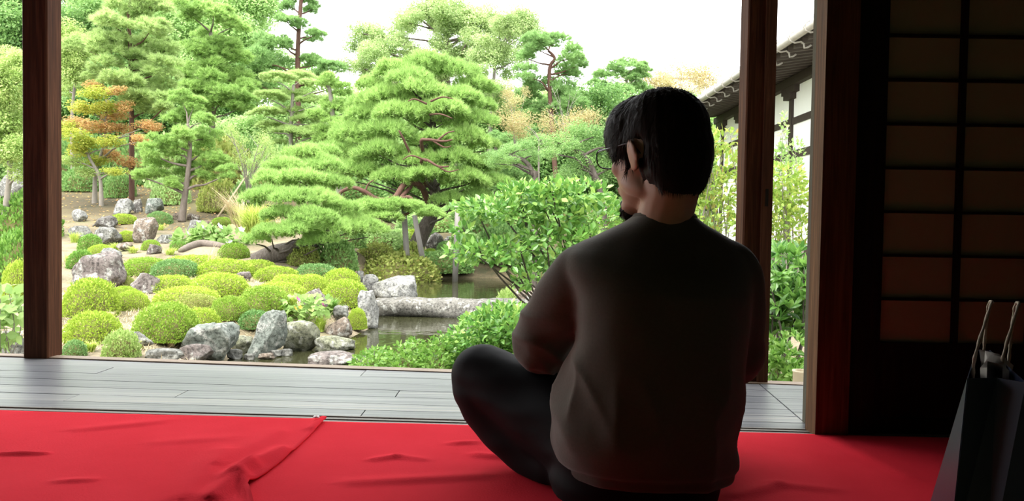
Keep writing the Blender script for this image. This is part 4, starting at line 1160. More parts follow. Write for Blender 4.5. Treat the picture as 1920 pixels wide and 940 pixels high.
# ------------------------------------------------------------------ leafy plants near the house
def leaf_plant(name, label, base, blobs, n_obj, n_stuff, L, W, mat, stem_mat, cat='shrub', group=None, seed=1, up=.5, fold=.3, droop=.12, th=.012, rosette=False, nst=None):
    """blobs: world (centre, radii) of leafy masses; the front-most leaves are single objects, the rest one mesh"""
    rng = np.random.default_rng(seed)
    base = Vector(base)
    r = empty(name, base, label, cat, group)
    n = n_obj + n_stuff
    vol = np.array([(b[1][0] * b[1][2]) for b in blobs]); vol = vol / vol.sum()
    k = rng.choice(len(blobs), n, p=vol)
    C = np.array([list(b[0]) for b in blobs])[k]; Rr = np.array([b[1] for b in blobs])[k]
    if rosette:
        m_ = max(1, n // 7)
        u0 = rand_dirs(m_, rng); rad0 = .55 + .45 * rng.uniform(0, 1, m_) ** .5
        u = np.repeat(u0, 7, 0)[:n]; rad = np.repeat(rad0, 7)[:n]; k = np.repeat(k[:m_], 7)[:n]
        if len(u) < n:
            u = np.concatenate([u, u0[:n - len(u)]]); rad = np.concatenate([rad, rad0[:n - len(rad)]]); k = np.concatenate([k, k[:n - len(k)]])
        C = np.array([list(b[0]) for b in blobs])[k]; Rr = np.array([b[1] for b in blobs])[k]
    else:
        u = rand_dirs(n, rng); rad = .5 + .5 * rng.uniform(0, 1, n) ** .5
    pos = C + u * Rr * rad[:, None]
    d = unit(u * .8 + rng.normal(0, .5 if not rosette else .75, (n, 3)) + np.array([0, 0, up]))
    nrm = unit(np.array([0, 0, 1.]) + rng.normal(0, .5, (n, 3)) + u * .5)
    Ls = L * rng.uniform(.65, 1.2, n); Ws = Ls * W
    front = np.argsort(pos[:, 1] - .25 * rng.uniform(0, 1, n))
    sel = front[:n_obj]; rest = front[n_obj:]
    V, Fq = leaf_folds(pos[rest], d[rest], nrm[rest], Ls[rest], Ws[rest], fold, droop)
    obj('foliage', np_mesh('foliage', V - np.array(base), Fq, MT[mat]), r, kind='stuff')
    # one leaf mesh shared by the single leaves
    key = ('leaf', mat, W, fold, droop)
    if key not in _cache:
        v, f_ = leaf_folds(np.zeros((1, 3)), np.array([[1., 0, 0]]), np.array([[0, 0, 1.]]), [1.0], [W], fold, droop)
        _cache[key] = np_mesh('leaf', v, f_, MT[mat])
    for i in sel:
        X = Vector(d[i]); Z = Vector(nrm[i]); Yv = Z.cross(X).normalized(); Z = X.cross(Yv)
        mtx = Matrix((X, Yv, Z)).transposed().to_4x4()
        o = bpy.data.objects.new('leaf', _cache[key]); link(o); o.parent = r
        o.matrix_local = Matrix.Translation(Vector(pos[i]) - base) @ mtx @ Matrix.Scale(float(Ls[i]), 4)
    rg = random.Random(seed)
    for b in blobs:
        for q in range(nst or 3):
            c = Vector(b[0]) - base + Vector([rg.uniform(-.6, .6) * b[1][j] for j in range(3)])
            m_ = c * .5 + Vector((rg.uniform(-.1, .1), rg.uniform(-.1, .1), -.05)) * c.length
            V, Fq = tube_geo(smooth_path([Vector((rg.uniform(-.02, .02), rg.uniform(-.02, .02), 0)), m_, c], 7), [th * (1 - .6 * z / 6) for z in range(7)], 6, False)
            obj('branch', py_mesh('branch', V, Fq, MT[stem_mat], True), r)
    return r

def blob(px, py, rx, ry, d, dr=None):
    m_ = d / FPX
    return (P(px, py, d), (rx * m_, (dr or (rx + ry) / 2 * m_), ry * m_))

# camellia
cd = 7.2
cb = P(1110, 560, cd + .5); cb.z = gz(cb.x, cb.y)
leaf_plant('camellia_bush', 'glossy leaved camellia with layered branches left of shoulder', cb,
   [blob(1010, 372, 80, 22, cd, .35), (blob(930, 390, 60, 18, cd - .1, .3)), blob(1085, 365, 60, 26, cd, .35), blob(1120, 410, 55, 40, cd + .1, .35), blob(1040, 405, 60, 22, cd, .3), blob(960, 402, 60, 16, cd - .1, .3), blob(985, 362, 50, 18, cd, .3),
    blob(905, 472, 50, 20, cd - .2, .25), blob(960, 470, 50, 22, cd - .2, .3), blob(1010, 440, 40, 20, cd - .1, .3), blob(1040, 460, 45, 30, cd, .3), blob(1090, 450, 40, 24, cd - .2, .3), blob(1000, 520, 40, 20, cd - .2, .25), blob(975, 495, 40, 12, cd - .2, .25), blob(1045, 350, 40, 12, cd, .3), blob(880, 392, 34, 14, cd - .1, .2), blob(868, 474, 34, 16, cd - .2, .2), blob(870, 432, 20, 10, cd - .1, .2)],
   300, 3000, .082, .27, 'camellia', 'darkbark', 'shrub', None, 5, .45, .3, .14, .016, False, 1)
# rounded privet like bush by the bridge
bd2 = 6.5
pb = P(915, 690, bd2); pb.z = gz(pb.x, pb.y)
leaf_plant('rounded_evergreen_bush', 'dense rounded glossy bush before the right end of bridge', pb,
   [blob(905, 640, 66, 55, bd2, .40), blob(945, 610, 60, 42, bd2, .40), blob(975, 640, 60, 60, bd2 + .1, .40), blob(880, 670, 44, 40, bd2, .35), blob(930, 680, 80, 50, bd2, .4)],
   300, 4700, .058, .32, 'camellia', 'darkbark', 'bush', None, 6, .35, .28, .16, .014)
# low leafy cover at the veranda edge
for k, (px, py, rx, ry, lb) in enumerate([(700, 672, 40, 18, 'low fresh green cover by the flat pinkish stone'), (765, 664, 44, 26, 'low fresh green cover in middle of the near shore'), (818, 662, 36, 34, 'low fresh green cover beside the rounded bush')]):
    q = P(px, py, 6.3); bq = Vector((q.x, q.y, gz(q.x, q.y)))
    leaf_plant('ground_cover_plant', lb, bq, [blob(px, py + 6, rx, ry, 6.3, .3), blob(px - 8, py + 26, rx, ry, 6.2, .3), blob(px + 10, py - ry * .5, rx * .5, ry * .6, 6.4, .2)], 80, 620, .042, .34, 'cover', 'twig', 'plant', 'ground cover along the veranda', 20 + k, .4, .25, .1, .004, False, 5)
# evergreen shrubs seen between the post and the jamb
ed = 5.4
eb = P(1470, 700, ed); eb.z = gz(eb.x, eb.y)
leaf_plant('long_leaved_shrub', 'tall glossy long leaved shrub between right post and jamb', eb, [blob(1470, 520, 70, 60, ed, .35), blob(1455, 590, 60, 50, ed, .3), blob(1500, 560, 50, 60, ed + .1, .3), blob(1420, 560, 40, 60, ed + .2, .3)], 260, 1900, .105, .17, 'camellia', 'darkbark', 'shrub', None, 31, .7, .3, .2, .012, True)
eb2 = P(1465, 745, 4.6); eb2.z = gz(eb2.x, eb2.y)
leaf_plant('low_leafy_shrub', 'low fresh green shrub at the veranda edge right of the post', eb2, [blob(1465, 690, 50, 32, 4.6, .25), blob(1490, 660, 40, 30, 4.7, .25), blob(1440, 670, 40, 40, 4.7, .25), blob(1470, 720, 60, 40, 4.55, .25)], 160, 1100, .055, .26, 'cover', 'twig', 'shrub', None, 32, .5, .3, .15, .006, True)
# nandinas
nd = 6.4
nb_ = P(1340, 560, nd); nb_.z = gz(nb_.x, nb_.y)
leaf_plant('nandina_shrub', 'yellow green nandina with red tips left of right post', nb_, [blob(1325, 270, 30, 26, nd, .2), blob(1362, 265, 24, 24, nd, .2), blob(1345, 310, 44, 30, nd, .3), blob(1350, 355, 44, 34, nd, .3), blob(1335, 400, 40, 34, nd, .3), blob(1350, 440, 50, 40, nd, .3), blob(1310, 350, 34, 40, nd, .3)], 200, 1500, .062, .22, 'nandina', 'palebark', 'shrub', None, 33, .25, .2, .15, .01)
nb2 = P(1470, 560, 6.8); nb2.z = gz(nb2.x, nb2.y)
leaf_plant('nandina_shrub', 'nandina with reddish top between right post and jamb', nb2, [blob(1465, 335, 40, 26, 6.8, .3), blob(1480, 365, 40, 28, 6.8, .3), blob(1455, 395, 40, 30, 6.8, .3), blob(1480, 430, 46, 34, 6.8, .3)], 160, 1300, .06, .24, 'nandina', 'palebark', 'shrub', None, 34, .25, .2, .15, .01)
nb3 = P(1472, 560, 7.6); nb3.z = gz(nb3.x, nb3.y)
leaf_plant('slender_whip_plant', 'slender upright plant with tiny pale leaves before white wall', nb3, [blob(1469, 250, 6, 40, 7.6, .05), blob(1463, 300, 14, 30, 7.6, .1), blob(1492, 285, 14, 26, 7.6, .1), blob(1480, 320, 26, 26, 7.6, .2)], 60, 420, .045, .3, 'mallow', 'palebark', 'plant', None, 35, .5, .2, .1, .007)
# big leaved hibiscus at the left edge
hb0 = P(0, 680, 5.6); hb0.z = gz(hb0.x, hb0.y)
leaf_plant('hibiscus_plant', 'big leaved hibiscus at the far left edge', hb0, [blob(5, 570, 40, 40, 5.6, .2), blob(20, 610, 26, 34, 5.6, .15), blob(-20, 620, 30, 40, 5.6, .2)], 60, 60, .12, .40, 'mallow', 'palebark', 'plant', None, 36, .1, .15, .2, .006)

# mallows with flowers
def petals_me(name, mat):
    mb = MB()
    for k in range(5):
        a = 2 * math.pi * k / 5
        c, s = math.cos(a), math.sin(a)
        pts = [(0.05, -.08, 0), (.6, -.42, .22), (1.0, -.2, .34), (1.0, .2, .34), (.6, .42, .22), (.05, .08, 0)]
        mb.add([(x * c - y * s, x * s + y * c, z + .01 * k) for x, y, z in pts], [(0, 1, 2, 3, 4, 5)])
    mb.tube([(0, 0, 0), (0, 0, .4)], [.1, .05], 6)
    return mb.mesh(name, MT[mat])
fl_w, fl_p, fl_y = petals_me('white_flower', 'flower_w'), petals_me('pink_flower', 'flower_p'), petals_me('yellow_flower', 'flower_y')
def mallow(label, px, yb, d, blobs_, flowers, fme, seed, L=.11, nst=4):
    b0 = P(px, yb, d); b0.z = gz(b0.x, b0.y)
    r = leaf_plant('mallow_plant', label, b0, [blob(*q) for q in blobs_], 60, 170, L, .46, 'mallow', 'cover_stem', 'plant', 'flowering mallows', seed, .25, .15, .15, .008, False, nst)
    for fx, fy, fs, me in flowers:
        q = P(fx, fy, d - .35)
        o = obj('flower', me, r, q - b0, (math.radians(55), 0, random.uniform(0, 3)), (fs * d / FPX,) * 3)
MT['cover_stem'] = plain_mat('green_stems', (.30, .36, .12), .7)
d_m = GH(395, 458).y
mallow('white flowering mallow left of the tall grass, right half', 415, 458, d_m, [(400, 442, 32, 16, d_m, .3), (435, 450, 26, 20, d_m, .3), (425, 470, 20, 16, d_m - .3, .2)], [(411, 425, 7, fl_w), (452, 431, 6, fl_w), (429, 453, 6, fl_w)], fl_w, 41, .16)
mallow('white flowering mallow beside the speckled grey block', 365, 455, d_m, [(350, 450, 22, 14, d_m, .3), (385, 442, 22, 16, d_m, .3)], [(352, 439, 6, fl_w), (380, 428, 7, fl_w)], fl_w, 42, .16)
d_p = GH(575, 606).y
mallow('pink flowering mallow between bridge and leaning boulder', 575, 606, d_p, [(565, 570, 30, 16, d_p, .2), (595, 575, 26, 18, d_p, .2), (548, 588, 22, 16, d_p, .2), (580, 590, 30, 14, d_p, .2)], [(558, 562, 6, fl_p), (605, 573, 7, fl_p), (553, 579, 5, fl_y), (563, 577, 4, fl_y)], fl_p, 43, .085)

# grasses
def grass_geo(base, n, h, spread, seed, w=.008, curve=.5, tilt=None):
    rng = np.random.default_rng(seed)
    b0 = np.array(base) + np.stack([rng.normal(0, .12, n) * spread, rng.normal(0, .12, n) * spread, np.zeros(n)], -1)
    a = rng.uniform(0, 2 * math.pi, n)
    H = h * rng.uniform(.5, 1.05, n)
    out = np.stack([np.cos(a), np.sin(a), np.zeros(n)], -1) * (spread * rng.uniform(.15, 1, n))[:, None]
    if tilt is not None: out = out + np.array(tilt)
    mid = b0 + out * .35 + np.stack([np.zeros(n), np.zeros(n), H * .65], -1)
    tip = b0 + out + np.stack([np.zeros(n), np.zeros(n), H * (1 - curve * .3 * rng.uniform(0, 1, n))], -1)
    s = unit(np.cross(out + 1e-3, np.array([0, 0, 1.]))) * w
    v = np.stack([b0 - s, b0 + s, mid - s * .8, mid + s * .8, tip], 1).reshape(-1, 3)
    i = (np.arange(n) * 5)[:, None]
    f = np.concatenate([i + np.array([[0, 1, 3]]), i + np.array([[0, 3, 2]]), i + np.array([[2, 3, 4]])], 0)
    return v, f
def grass(name, label, px, yb, h_px, sp_px, n, mat, seed, w=.008, curve=.5, tilt=None, cat='grass'):
    p = GH(px, yb); m_ = p.y / FPX
    v, f = grass_geo((0, 0, 0), n, h_px * m_, sp_px * m_, seed, w, curve, tilt)
    o = obj(name, np_mesh(name, v, f, MT[mat]), None, p)
    tag(o, label, cat, 'grass clumps')
    return o
grass('pampas_grass', 'tall fountain of yellow green grass left of leaning pine', 478, 448, 74, 62, 900, 'grass', 51, .010, .8)
grass('pampas_grass', 'dry straw coloured grass plumes behind the green fountain', 450, 430, 80, 46, 160, 'straw', 52, .012, .6, (-.5, 0, .1))
grass('pampas_grass', 'dry trailing grass right of the green fountain', 525, 435, 36, 44, 300, 'straw', 53, .009, .9, (.3, 0, -.1))
grass('dry_stalks', 'fan of pale dry stalks in the back azalea row', 395, 514, 66, 26, 22, 'straw', 54, .009, .1, (.15, 0, 0), 'stalks')
grass('grass_tuft', 'light green grass tuft behind the mossy boulder', 600, 622, 34, 22, 320, 'grass', 55, .005, .6)
grass('grass_tuft', 'green grass tuft beside the pink mallow', 548, 590, 44, 22, 200, 'grass', 56, .005, .6)
grass('grass_tuft', 'broad green grass tuft left of bridge azalea', 622, 590, 36, 30, 300, 'cover', 57, .006, .6)
grass('grass_tuft', 'grass tuft at the tip of the mossy stone', 658, 652, 16, 16, 120, 'grass', 58, .004, .6)
grass('grass_tuft', 'small fern like tuft growing on mossy boulder', 565, 652, 24, 22, 160, 'cover', 59, .007, .9)
grass('grass_tuft', 'yellow green blades on far bank behind clipped shrub', 648, 500, 36, 20, 60, 'grass', 60, .012, .6)
WEEDS = [(140, 455, 24, 26, 'green weeds on slope next to left post, lower'), (170, 468, 20, 24, 'weeds tuft above the huge boulder'), (130, 500, 30, 26, 'tall weeds between post and huge boulder'), (215, 470, 18, 22, 'weeds beside the whitish peeking stone'), (250, 475, 16, 26, 'thin weeds left of the mauve rounded stone'), (300, 432, 14, 24, 'thin weeds right of the tall brown stone'), (320, 478, 16, 26, 'sparse weeds behind the back azalea row'), (205, 600, 18, 20, 'pale tuft on the straw path'), (258, 655, 22, 26, 'tuft beside the flat grey stone'), (170, 660, 24, 24, 'tuft at left below the near azalea'), (320, 650, 20, 24, 'dry tuft left of the square boulder'), (215, 575, 16, 18, 'tuft under the small round azalea'), (460, 545, 16, 18, 'tuft below the single smooth stone'), (448, 600, 20, 20, 'dry tuft behind the brown mossy stone')]
for k, (px, yb, h_, sp, lb) in enumerate(WEEDS):
    grass('weed_tuft', lb, px, yb, h_, sp, 130, 'straw' if 'dry' in lb or 'pale' in lb else 'grass', 90 + k, .005, .7, None, 'weeds')
# long bamboo cane leaning in the grass
c0, c1 = GH(408, 408), P(462, 330, GH(408, 408).y + .3)
V, Fq = tube_geo([Vector((0, 0, 0)), c1 - c0], [.03, .022], 8)
tag(obj('bamboo_cane', py_mesh('bamboo_cane', V, Fq, MT['straw_solid'] if 'straw_solid' in MT else plain_mat('dry_bamboo', (.55, .46, .3), .6), True), None, c0), 'slanting dry bamboo cane beside the tall grass', 'cane')
# exposed root / fallen branch
for a, b_, c_, lb, mt_ in [((338, 474), (375, 462), (425, 466), 'gnarled grey root on bare soil below the mallows', 'bark'), ((805, 492), (838, 482), (870, 484), 'grey root along the far bank beside the poles', 'bark')]:
    q0, q1, q2 = GH(*a), GH(*b_), GH(*c_)
    for q in (q0, q1, q2): q.z += .04
    V, Fq = tube_geo(smooth_path([q0 - q0, q1 - q0, q2 - q0], 12), [.05 + .05 * math.sin(math.pi * i / 11) for i in range(12)], 8)
    tag(obj('tree_root', py_mesh('tree_root', V, Fq, MT[mt_], True), None, q0), lb, 'root')
# dry straw on the soil (uncountable)
rng = np.random.default_rng(77)
n = 15000
x = rng.uniform(-6.5, -2.3, n); y = rng.uniform(6.4, 13.5, n)
keep = pond_sd(x, y) < -.15
x, y = x[keep], y[keep]; z = ground(x, y); n = len(x)
a = rng.uniform(0, 2 * math.pi, n); L = rng.uniform(.04, .12, n)
b0 = np.stack([x, y, z], -1)
tip = b0 + np.stack([np.cos(a) * L, np.sin(a) * L, L * rng.uniform(.15, .9, n)], -1)
s = np.stack([-np.sin(a), np.cos(a), np.zeros(n)], -1) * .004
V = np.stack([b0 - s, b0 + s, tip], 1).reshape(-1, 3)
tag(obj('dry_straw', np_mesh('dry_straw', V, np.arange(3 * n).reshape(-1, 3), MT['straw']), kind='stuff'), 'dry straw coloured grass on the soil between azaleas', 'grass')
# fallen leaves and sprigs on the slope
n = 2500
x = rng.uniform(-22, -6, n); y = rng.uniform(19, 31, n); z = ground(x, y) + .02
b0 = np.stack([x, y, z], -1)
d = unit(rng.normal(size=(n, 3)) * np.array([1, 1, .3]))
V, Fq = leaf_quads(b0, d, unit(rng.normal(0, .3, (n, 3)) + np.array([0, 0, 1.])), rng.uniform(.05, .12, n), np.full(n, .03))
tag(obj('fallen_leaves', np_mesh('fallen_leaves', V, Fq, MT['maple_o']), kind='stuff'), 'fallen orange brown leaves scattered on the slope', 'leaves')
# cut bamboo vase outside at the veranda edge
bp = P(1496, 730, 4.15)
zt_ = P(1496, 695, 4.15).z
r = empty('bamboo_pipe', (bp.x + .02, 4.15, -.60), 'pale cut bamboo pipe standing beyond the veranda by the jamb', 'bamboo pipe')
bmt = noise_mat('pale_bamboo', [(.50, .42, .28), (.62, .54, .38)], 6, 3, .5)
mb = MB(); H_ = zt_ + .60
ring = []
prof = [(.048, 0), (.048, H_ * .98), (.052, H_ * .985), (.052, H_), (.042, H_), (.042, H_ - .12), (.0, H_ - .12)]
for rr_, zz in prof: ring.append([(rr_ * math.cos(2 * math.pi * k / 18), rr_ * math.sin(2 * math.pi * k / 18), zz) for k in range(18)])
V = [v for q in ring for v in q]
Fq = [(i * 18 + k, i * 18 + (k + 1) % 18, (i + 1) * 18 + (k + 1) % 18, (i + 1) * 18 + k) for i in range(len(prof) - 1) for k in range(18)]
obj('pipe', py_mesh('pipe', V, Fq, bmt, True), r)
V, Fq = tube_geo([(0, 0, H_ * .6), (0, 0, H_ * .6 + .012)], .052, 18)
obj('node_ring', py_mesh('node_ring', V, Fq, bmt), r)

# ------------------------------------------------------------------ red felt carpets
m, nt, b = new_mat('red_felt')
f, _ = noise_node(nt, 180, 4, .6)
f2, _ = noise_node(nt, 2.5, 4, .6)
c = ramp(nt, f2, [(.3, (.76, .024, .042)), (.7, (.84, .034, .056))])
nt.links.new(c, b.inputs['Base Color'])
b.inputs['Roughness'].default_value = .9
b.inputs['Specular IOR Level'].default_value = .04
b.inputs['Sheen Weight'].default_value = .0
b.inputs['Sheen Roughness'].default_value = .5
bump(nt, b, f, .35, .003)
MT['felt'] = m

def wrinkle(x, y, segs):
    z = np.zeros_like(x)
    for (a, b_, h, w) in segs:
        A = FL(*a); B = FL(*b_)
        ex, ey = B.x - A.x, B.y - A.y
        L2 = ex * ex + ey * ey
        t = ((x - A.x) * ex + (y - A.y) * ey) / L2
        tc = np.clip(t, 0, 1)
        dx, dy = x - A.x - tc * ex, y - A.y - tc * ey
        d = np.hypot(dx, dy)
        side = np.sign(ex * (y - A.y) - ey * (x - A.x))
        ww = np.where(side > 0, w, w * .6)
        z += h * np.exp(-(d / ww) ** 2) * (1 - .5 * np.abs(tc - .5))
    return z

def carpet(name, label, left, right, back, front, nx, ny, z0, segs, th=.004):
    """left/right: x limit as a function of y ; back: y limit as function of x"""
    U, Vv = np.meshgrid(np.linspace(0, 1, nx), np.linspace(0, 1, ny))
    xg = left + (right(front + (2.3 - front) * Vv) - left) * U
    yb_ = back(xg)
    yg = front + (yb_ - front) * Vv
    xg = left + (right(yg) - left) * U
    z = z0 + wrinkle(xg, yg, segs)
    z += .0015 * np.sin(9 * xg + 3 * np.sin(4 * yg)) * np.sin(7 * yg)
    z = np.maximum(z, z0)
    top = np.stack([xg, yg, z], -1).reshape(-1, 3)
    bot = top.copy(); bot[:, 2] -= th
    idx = np.arange(nx * ny).reshape(ny, nx)
    q = np.stack([idx[:-1, :-1], idx[:-1, 1:], idx[1:, 1:], idx[1:, :-1]], -1).reshape(-1, 4)
    n0 = nx * ny
    qs = [q, q[:, ::-1] + n0]
    def strip(e): return np.stack([e[:-1], e[:-1] + n0, e[1:] + n0, e[1:]], -1)
    qs += [strip(idx[0]), strip(idx[-1][::-1]), strip(idx[:, 0][::-1]), strip(idx[:, -1])]
    V = np.concatenate([top, bot])
    c = np.array([top[:, 0].mean(), top[:, 1].mean(), 0])
    o = obj(name, np_mesh(name, V - c, np.concatenate(qs), MT['felt'], True), None, tuple(c))
    tag(o, label, 'carpet', 'red felt carpets')
    return o

cb_y = lambda x: CPT_L.y + (CPT_R.y - CPT_L.y) * (x - CPT_L.x) / (CPT_R.x - CPT_L.x)
carpet('red_carpet', 'red felt carpet under the person, lying below the other', -1.9, lambda y: 2.05 + 0 * y, lambda x: cb_y(x) - .008, 1.22, 280, 120, .006,
  [((700, 868), (745, 862), .008, .02), ((745, 862), (790, 868), .006, .02), ((850, 838), (890, 836), .008, .02), ((895, 860), (960, 866), .010, .025), ((660, 912), (900, 900), .008, .035), ((1390, 935), (1460, 915), .008, .03), ((1460, 915), (1560, 925), .006, .03), ((1560, 830), (1700, 900), .006, .04)])
# right edge of the upper carpet, from its far corner towards the camera
edge_px = [(617, 787), (596, 808), (560, 843), (528, 872), (497, 896), (468, 915), (464, 926), (470, 940), (490, 1010), (510, 1140)]
ep = [FL(*e) for e in edge_px]
ey = np.array([p.y for p in ep][::-1]); ex_ = np.array([p.x for p in ep][::-1])
up_right = lambda y: np.interp(y, ey, ex_)
uc = carpet('red_carpet', 'upper red felt carpet at left with folded over corner', -4.6, up_right, lambda x: cb_y(x) - .004 + .012 * np.exp(-((x - ep[0].x) / .05) ** 2), ep[-1].y, 340, 150, .0125,
  [((440, 905), (530, 855), .020, .035), ((400, 945), (470, 890), .022, .035), ((455, 910), (480, 960), .016, .02), ((350, 940), (420, 860), .012, .05), ((420, 880), (520, 820), .008, .05), ((0, 862), (80, 861), .010, .018), ((110, 915), (170, 912), .006, .02), ((150, 815), (300, 800), .006, .04), ((300, 840), (420, 832), .004, .04), ((585, 812), (610, 790), .010, .02)])
gp_ = FL(593, 797)
V = []; Fq = []
for rr_, zz in [(.004, .002), (.0045, .0035), (.008, .004), (.0095, .002), (.0095, -.001)]:
    V += [(rr_ * math.cos(2 * math.pi * k / 16), rr_ * math.sin(2 * math.pi * k / 16), zz) for k in range(16)]
Fq = [(i * 16 + k, i * 16 + (k + 1) % 16, (i + 1) * 16 + (k + 1) % 16, (i + 1) * 16 + k) for i in range(4) for k in range(16)]
ucl = uc.location
obj('grommet', py_mesh('grommet', V, Fq, plain_mat('white_eyelet_metal', (.85, .85, .86), .35, .5), True), uc, (gp_.x - ucl.x, gp_.y - ucl.y, .0235))['label'] = 'small white eyelet near the corner'

# ------------------------------------------------------------------ seated person
class Uni:
    def __init__(self): self.V = []; self.F = []; self.n = 0
    def _add(self, V, F):
        self.V.append(np.asarray(V, float)); self.F.append([tuple(i + self.n for i in f) for f in F]); self.n += len(V)
    def ell(self, c, r, rot=None):
        V = SPH_V * np.array(r)
        if rot is not None: V = V @ np.array(rot.to_3x3()).T
        self._add(V + np.array(c), SPH_F)
    def cap(self, pts, rad, seg=16, n=None):
        pts = [Vector(p) for p in pts]
        if n:
            m_ = len(pts)
            pp = smooth_path(pts, n)
            rad = list(np.interp(np.linspace(0, m_ - 1, n), range(m_), rad))
            pts = pp
        V, F = tube_geo(pts, rad, seg, True)
        self._add([tuple(v) for v in V], F)
        self.ell(pts[0], (rad[0],) * 3); self.ell(pts[-1], (rad[-1],) * 3)
    def loft(self, rings, seg=40):
        """rings: (z, xc, yc, a, b, power)"""
        V = []
        for z, xc, yc, a, b_, pw_ in rings:
            for k in range(seg):
                t = 2 * math.pi * k / seg
                c_, s_ = math.cos(t), math.sin(t)
                V.append((xc + a * math.copysign(abs(c_) ** (2 / pw_), c_), yc + b_ * math.copysign(abs(s_) ** (2 / pw_), s_), z))
        F = [(i * seg + k, i * seg + (k + 1) % seg, (i + 1) * seg + (k + 1) % seg, (i + 1) * seg + k) for i in range(len(rings) - 1) for k in range(seg)]
        F += [tuple(range(seg - 1, -1, -1)), tuple((len(rings) - 1) * seg + k for k in range(seg))]
        self._add(V, F)
    def build(self, name, voxel, it, mat, fac=.5):
        V = np.concatenate(self.V); F = [f for g_ in self.F for f in g_]
        me = py_mesh(name + '_src', V, F)
        o = bpy.data.objects.new('tmp', me); COL.objects.link(o)
        r_ = o.modifiers.new('r', 'REMESH'); r_.mode = 'VOXEL'; r_.voxel_size = voxel
        s_ = o.modifiers.new('s', 'SMOOTH'); s_.factor = fac; s_.iterations = it
        dg = bpy.context.evaluated_depsgraph_get(); dg.update()
        out = bpy.data.meshes.new_from_object(o.evaluated_get(dg))
        out.name = name
        bpy.data.objects.remove(o); bpy.data.meshes.remove(me)
        out.polygons.foreach_set('use_smooth', np.full(len(out.polygons), True))
        out.materials.clear(); out.materials.append(mat)
        return out
_b = bmesh.new(); bmesh.ops.create_icosphere(_b, subdivisions=3, radius=1)
SPH_V = np.array([v.co[:] for v in _b.verts]); SPH_F = [tuple(v.index for v in f.verts) for f in _b.faces]; _b.free()

def co(me):
    a = np.empty(len(me.vertices) * 3, dtype=np.float32); me.vertices.foreach_get('co', a); return a.reshape(-1, 3).astype(float)
def no(me):
    a = np.empty(len(me.vertices) * 3, dtype=np.float32); me.vertices.foreach_get('normal', a); return a.reshape(-1, 3).astype(float)
def set_co(me, V):
    me.vertices.foreach_set('co', V.astype(np.float32).ravel()); me.update()

MT['skin'] = noise_mat('warm_skin', [(.44, .25, .17), (.52, .31, .22)], 20, 3, .5, spec=.35)
MT['knit'] = noise_mat('heather_brown_knit', [(.078, .073, .057), (.115, .107, .085)], 160, 4, .95, .25, .002, None, .1, sheen=.25)
MT['knit_rib'] = noise_mat('ribbed_brown_knit', [(.10, .092, .08), (.15, .135, .115)], 60, 4, .95, .3, .003, (8, 8, .5), .1)
MT['trouser'] = noise_mat('black_trouser_cloth', [(.006, .006, .0065), (.010, .010, .011)], 40, 4, .7, .1, .002, spec=.12)
MT['sock'] = noise_mat('dark_sock_knit', [(.03, .03, .035), (.05, .05, .055)], 60, 3, .95)
MT['hair'] = noise_mat('dark_brown_hair', [(.010, .0075, .006), (.024, .017, .012)], 30, 4, .55, .2, .003, (6, 6, 1), .14)
MT['frame'] = plain_mat('black_spectacle_frame', (.02, .02, .022), .3, .5)
m, nt, b = new_mat('clear_lens')
b.inputs['Transmission Weight'].default_value = 1; b.inputs['Roughness'].default_value = 0; b.inputs['IOR'].default_value = 1.05
MT['lens'] = m
MT['eye'] = plain_mat('eye_white', (.75, .74, .72), .2, .5)

PB = Vector((.29, 1.66, .011))
person = empty('person', PB, 'person in brown sweatshirt and black trousers sitting cross legged, seen from behind', 'person')
DP = 1.62
def W(px, py, d=DP): return P(px, py, d)
def wx(px, py, d=DP): return P(px, py, d).x
def wz(px, py, d=DP): return P(px, py, d).z

# --- head frame: origin at head centre, y towards the face
HC = W(1231, 286, 1.66)
YAW = math.radians(36)
HM = Matrix.Translation(HC) @ Matrix.Rotation(YAW, 4, 'Z') @ Matrix.Rotation(math.radians(-6), 4, 'X')
HS = 1.12
def H(x, y, z): return HM @ (Vector((x, y, z)) * HS)
HR = HM.to_3x3()
u = Uni()
def hell(c, r, rx=0, ry=0, rz_=0):
    R_ = HR.to_4x4() @ Matrix.Rotation(rx, 4, 'X') @ Matrix.Rotation(ry, 4, 'Y') @ Matrix.Rotation(rz_, 4, 'Z')
    u.ell(H(*c), tuple(q * HS for q in r), R_)
hell((0, -.012, .022), (.073, .092, .088))
hell((0, .03, -.03), (.060, .062, .075))
hell((0, .042, -.062), (.047, .050, .048))
hell((0, .072, -.098), (.026, .024, .022))
hell((0, .082, .035), (.05, .018, .022))
hell((0, .098, -.012), (.011, .017, .026), .35)
hell((0, .104, -.028), (.015, .013, .010))
for s_ in (-1, 1):
    hell((s_ * .036, .062, -.024), (.022, .022, .02))
    hell((s_ * .079, -.012, -.012), (.0055, .020, .033), -.2, s_ * .08, s_ * .38)
    hell((s_ * .070, -.006, -.034), (.007, .010, .010))
    hell((s_ * .047, .022, -.066), (.014, .040, .020), .5)
hell((0, .093, -.060), (.022, .010, .006)); hell((0, .092, -.070), (.019, .010, .007))
# neck
nb0 = Vector((wx(1250, 420), 1.665, wz(1250, 430)))
u.cap([H(0, -.030, -.03), H(.0, -.034, -.08), (nb0.x, nb0.y - .0, nb0.z + .01), (nb0.x, nb0.y, nb0.z - .06)], [.062, .060, .062, .078])
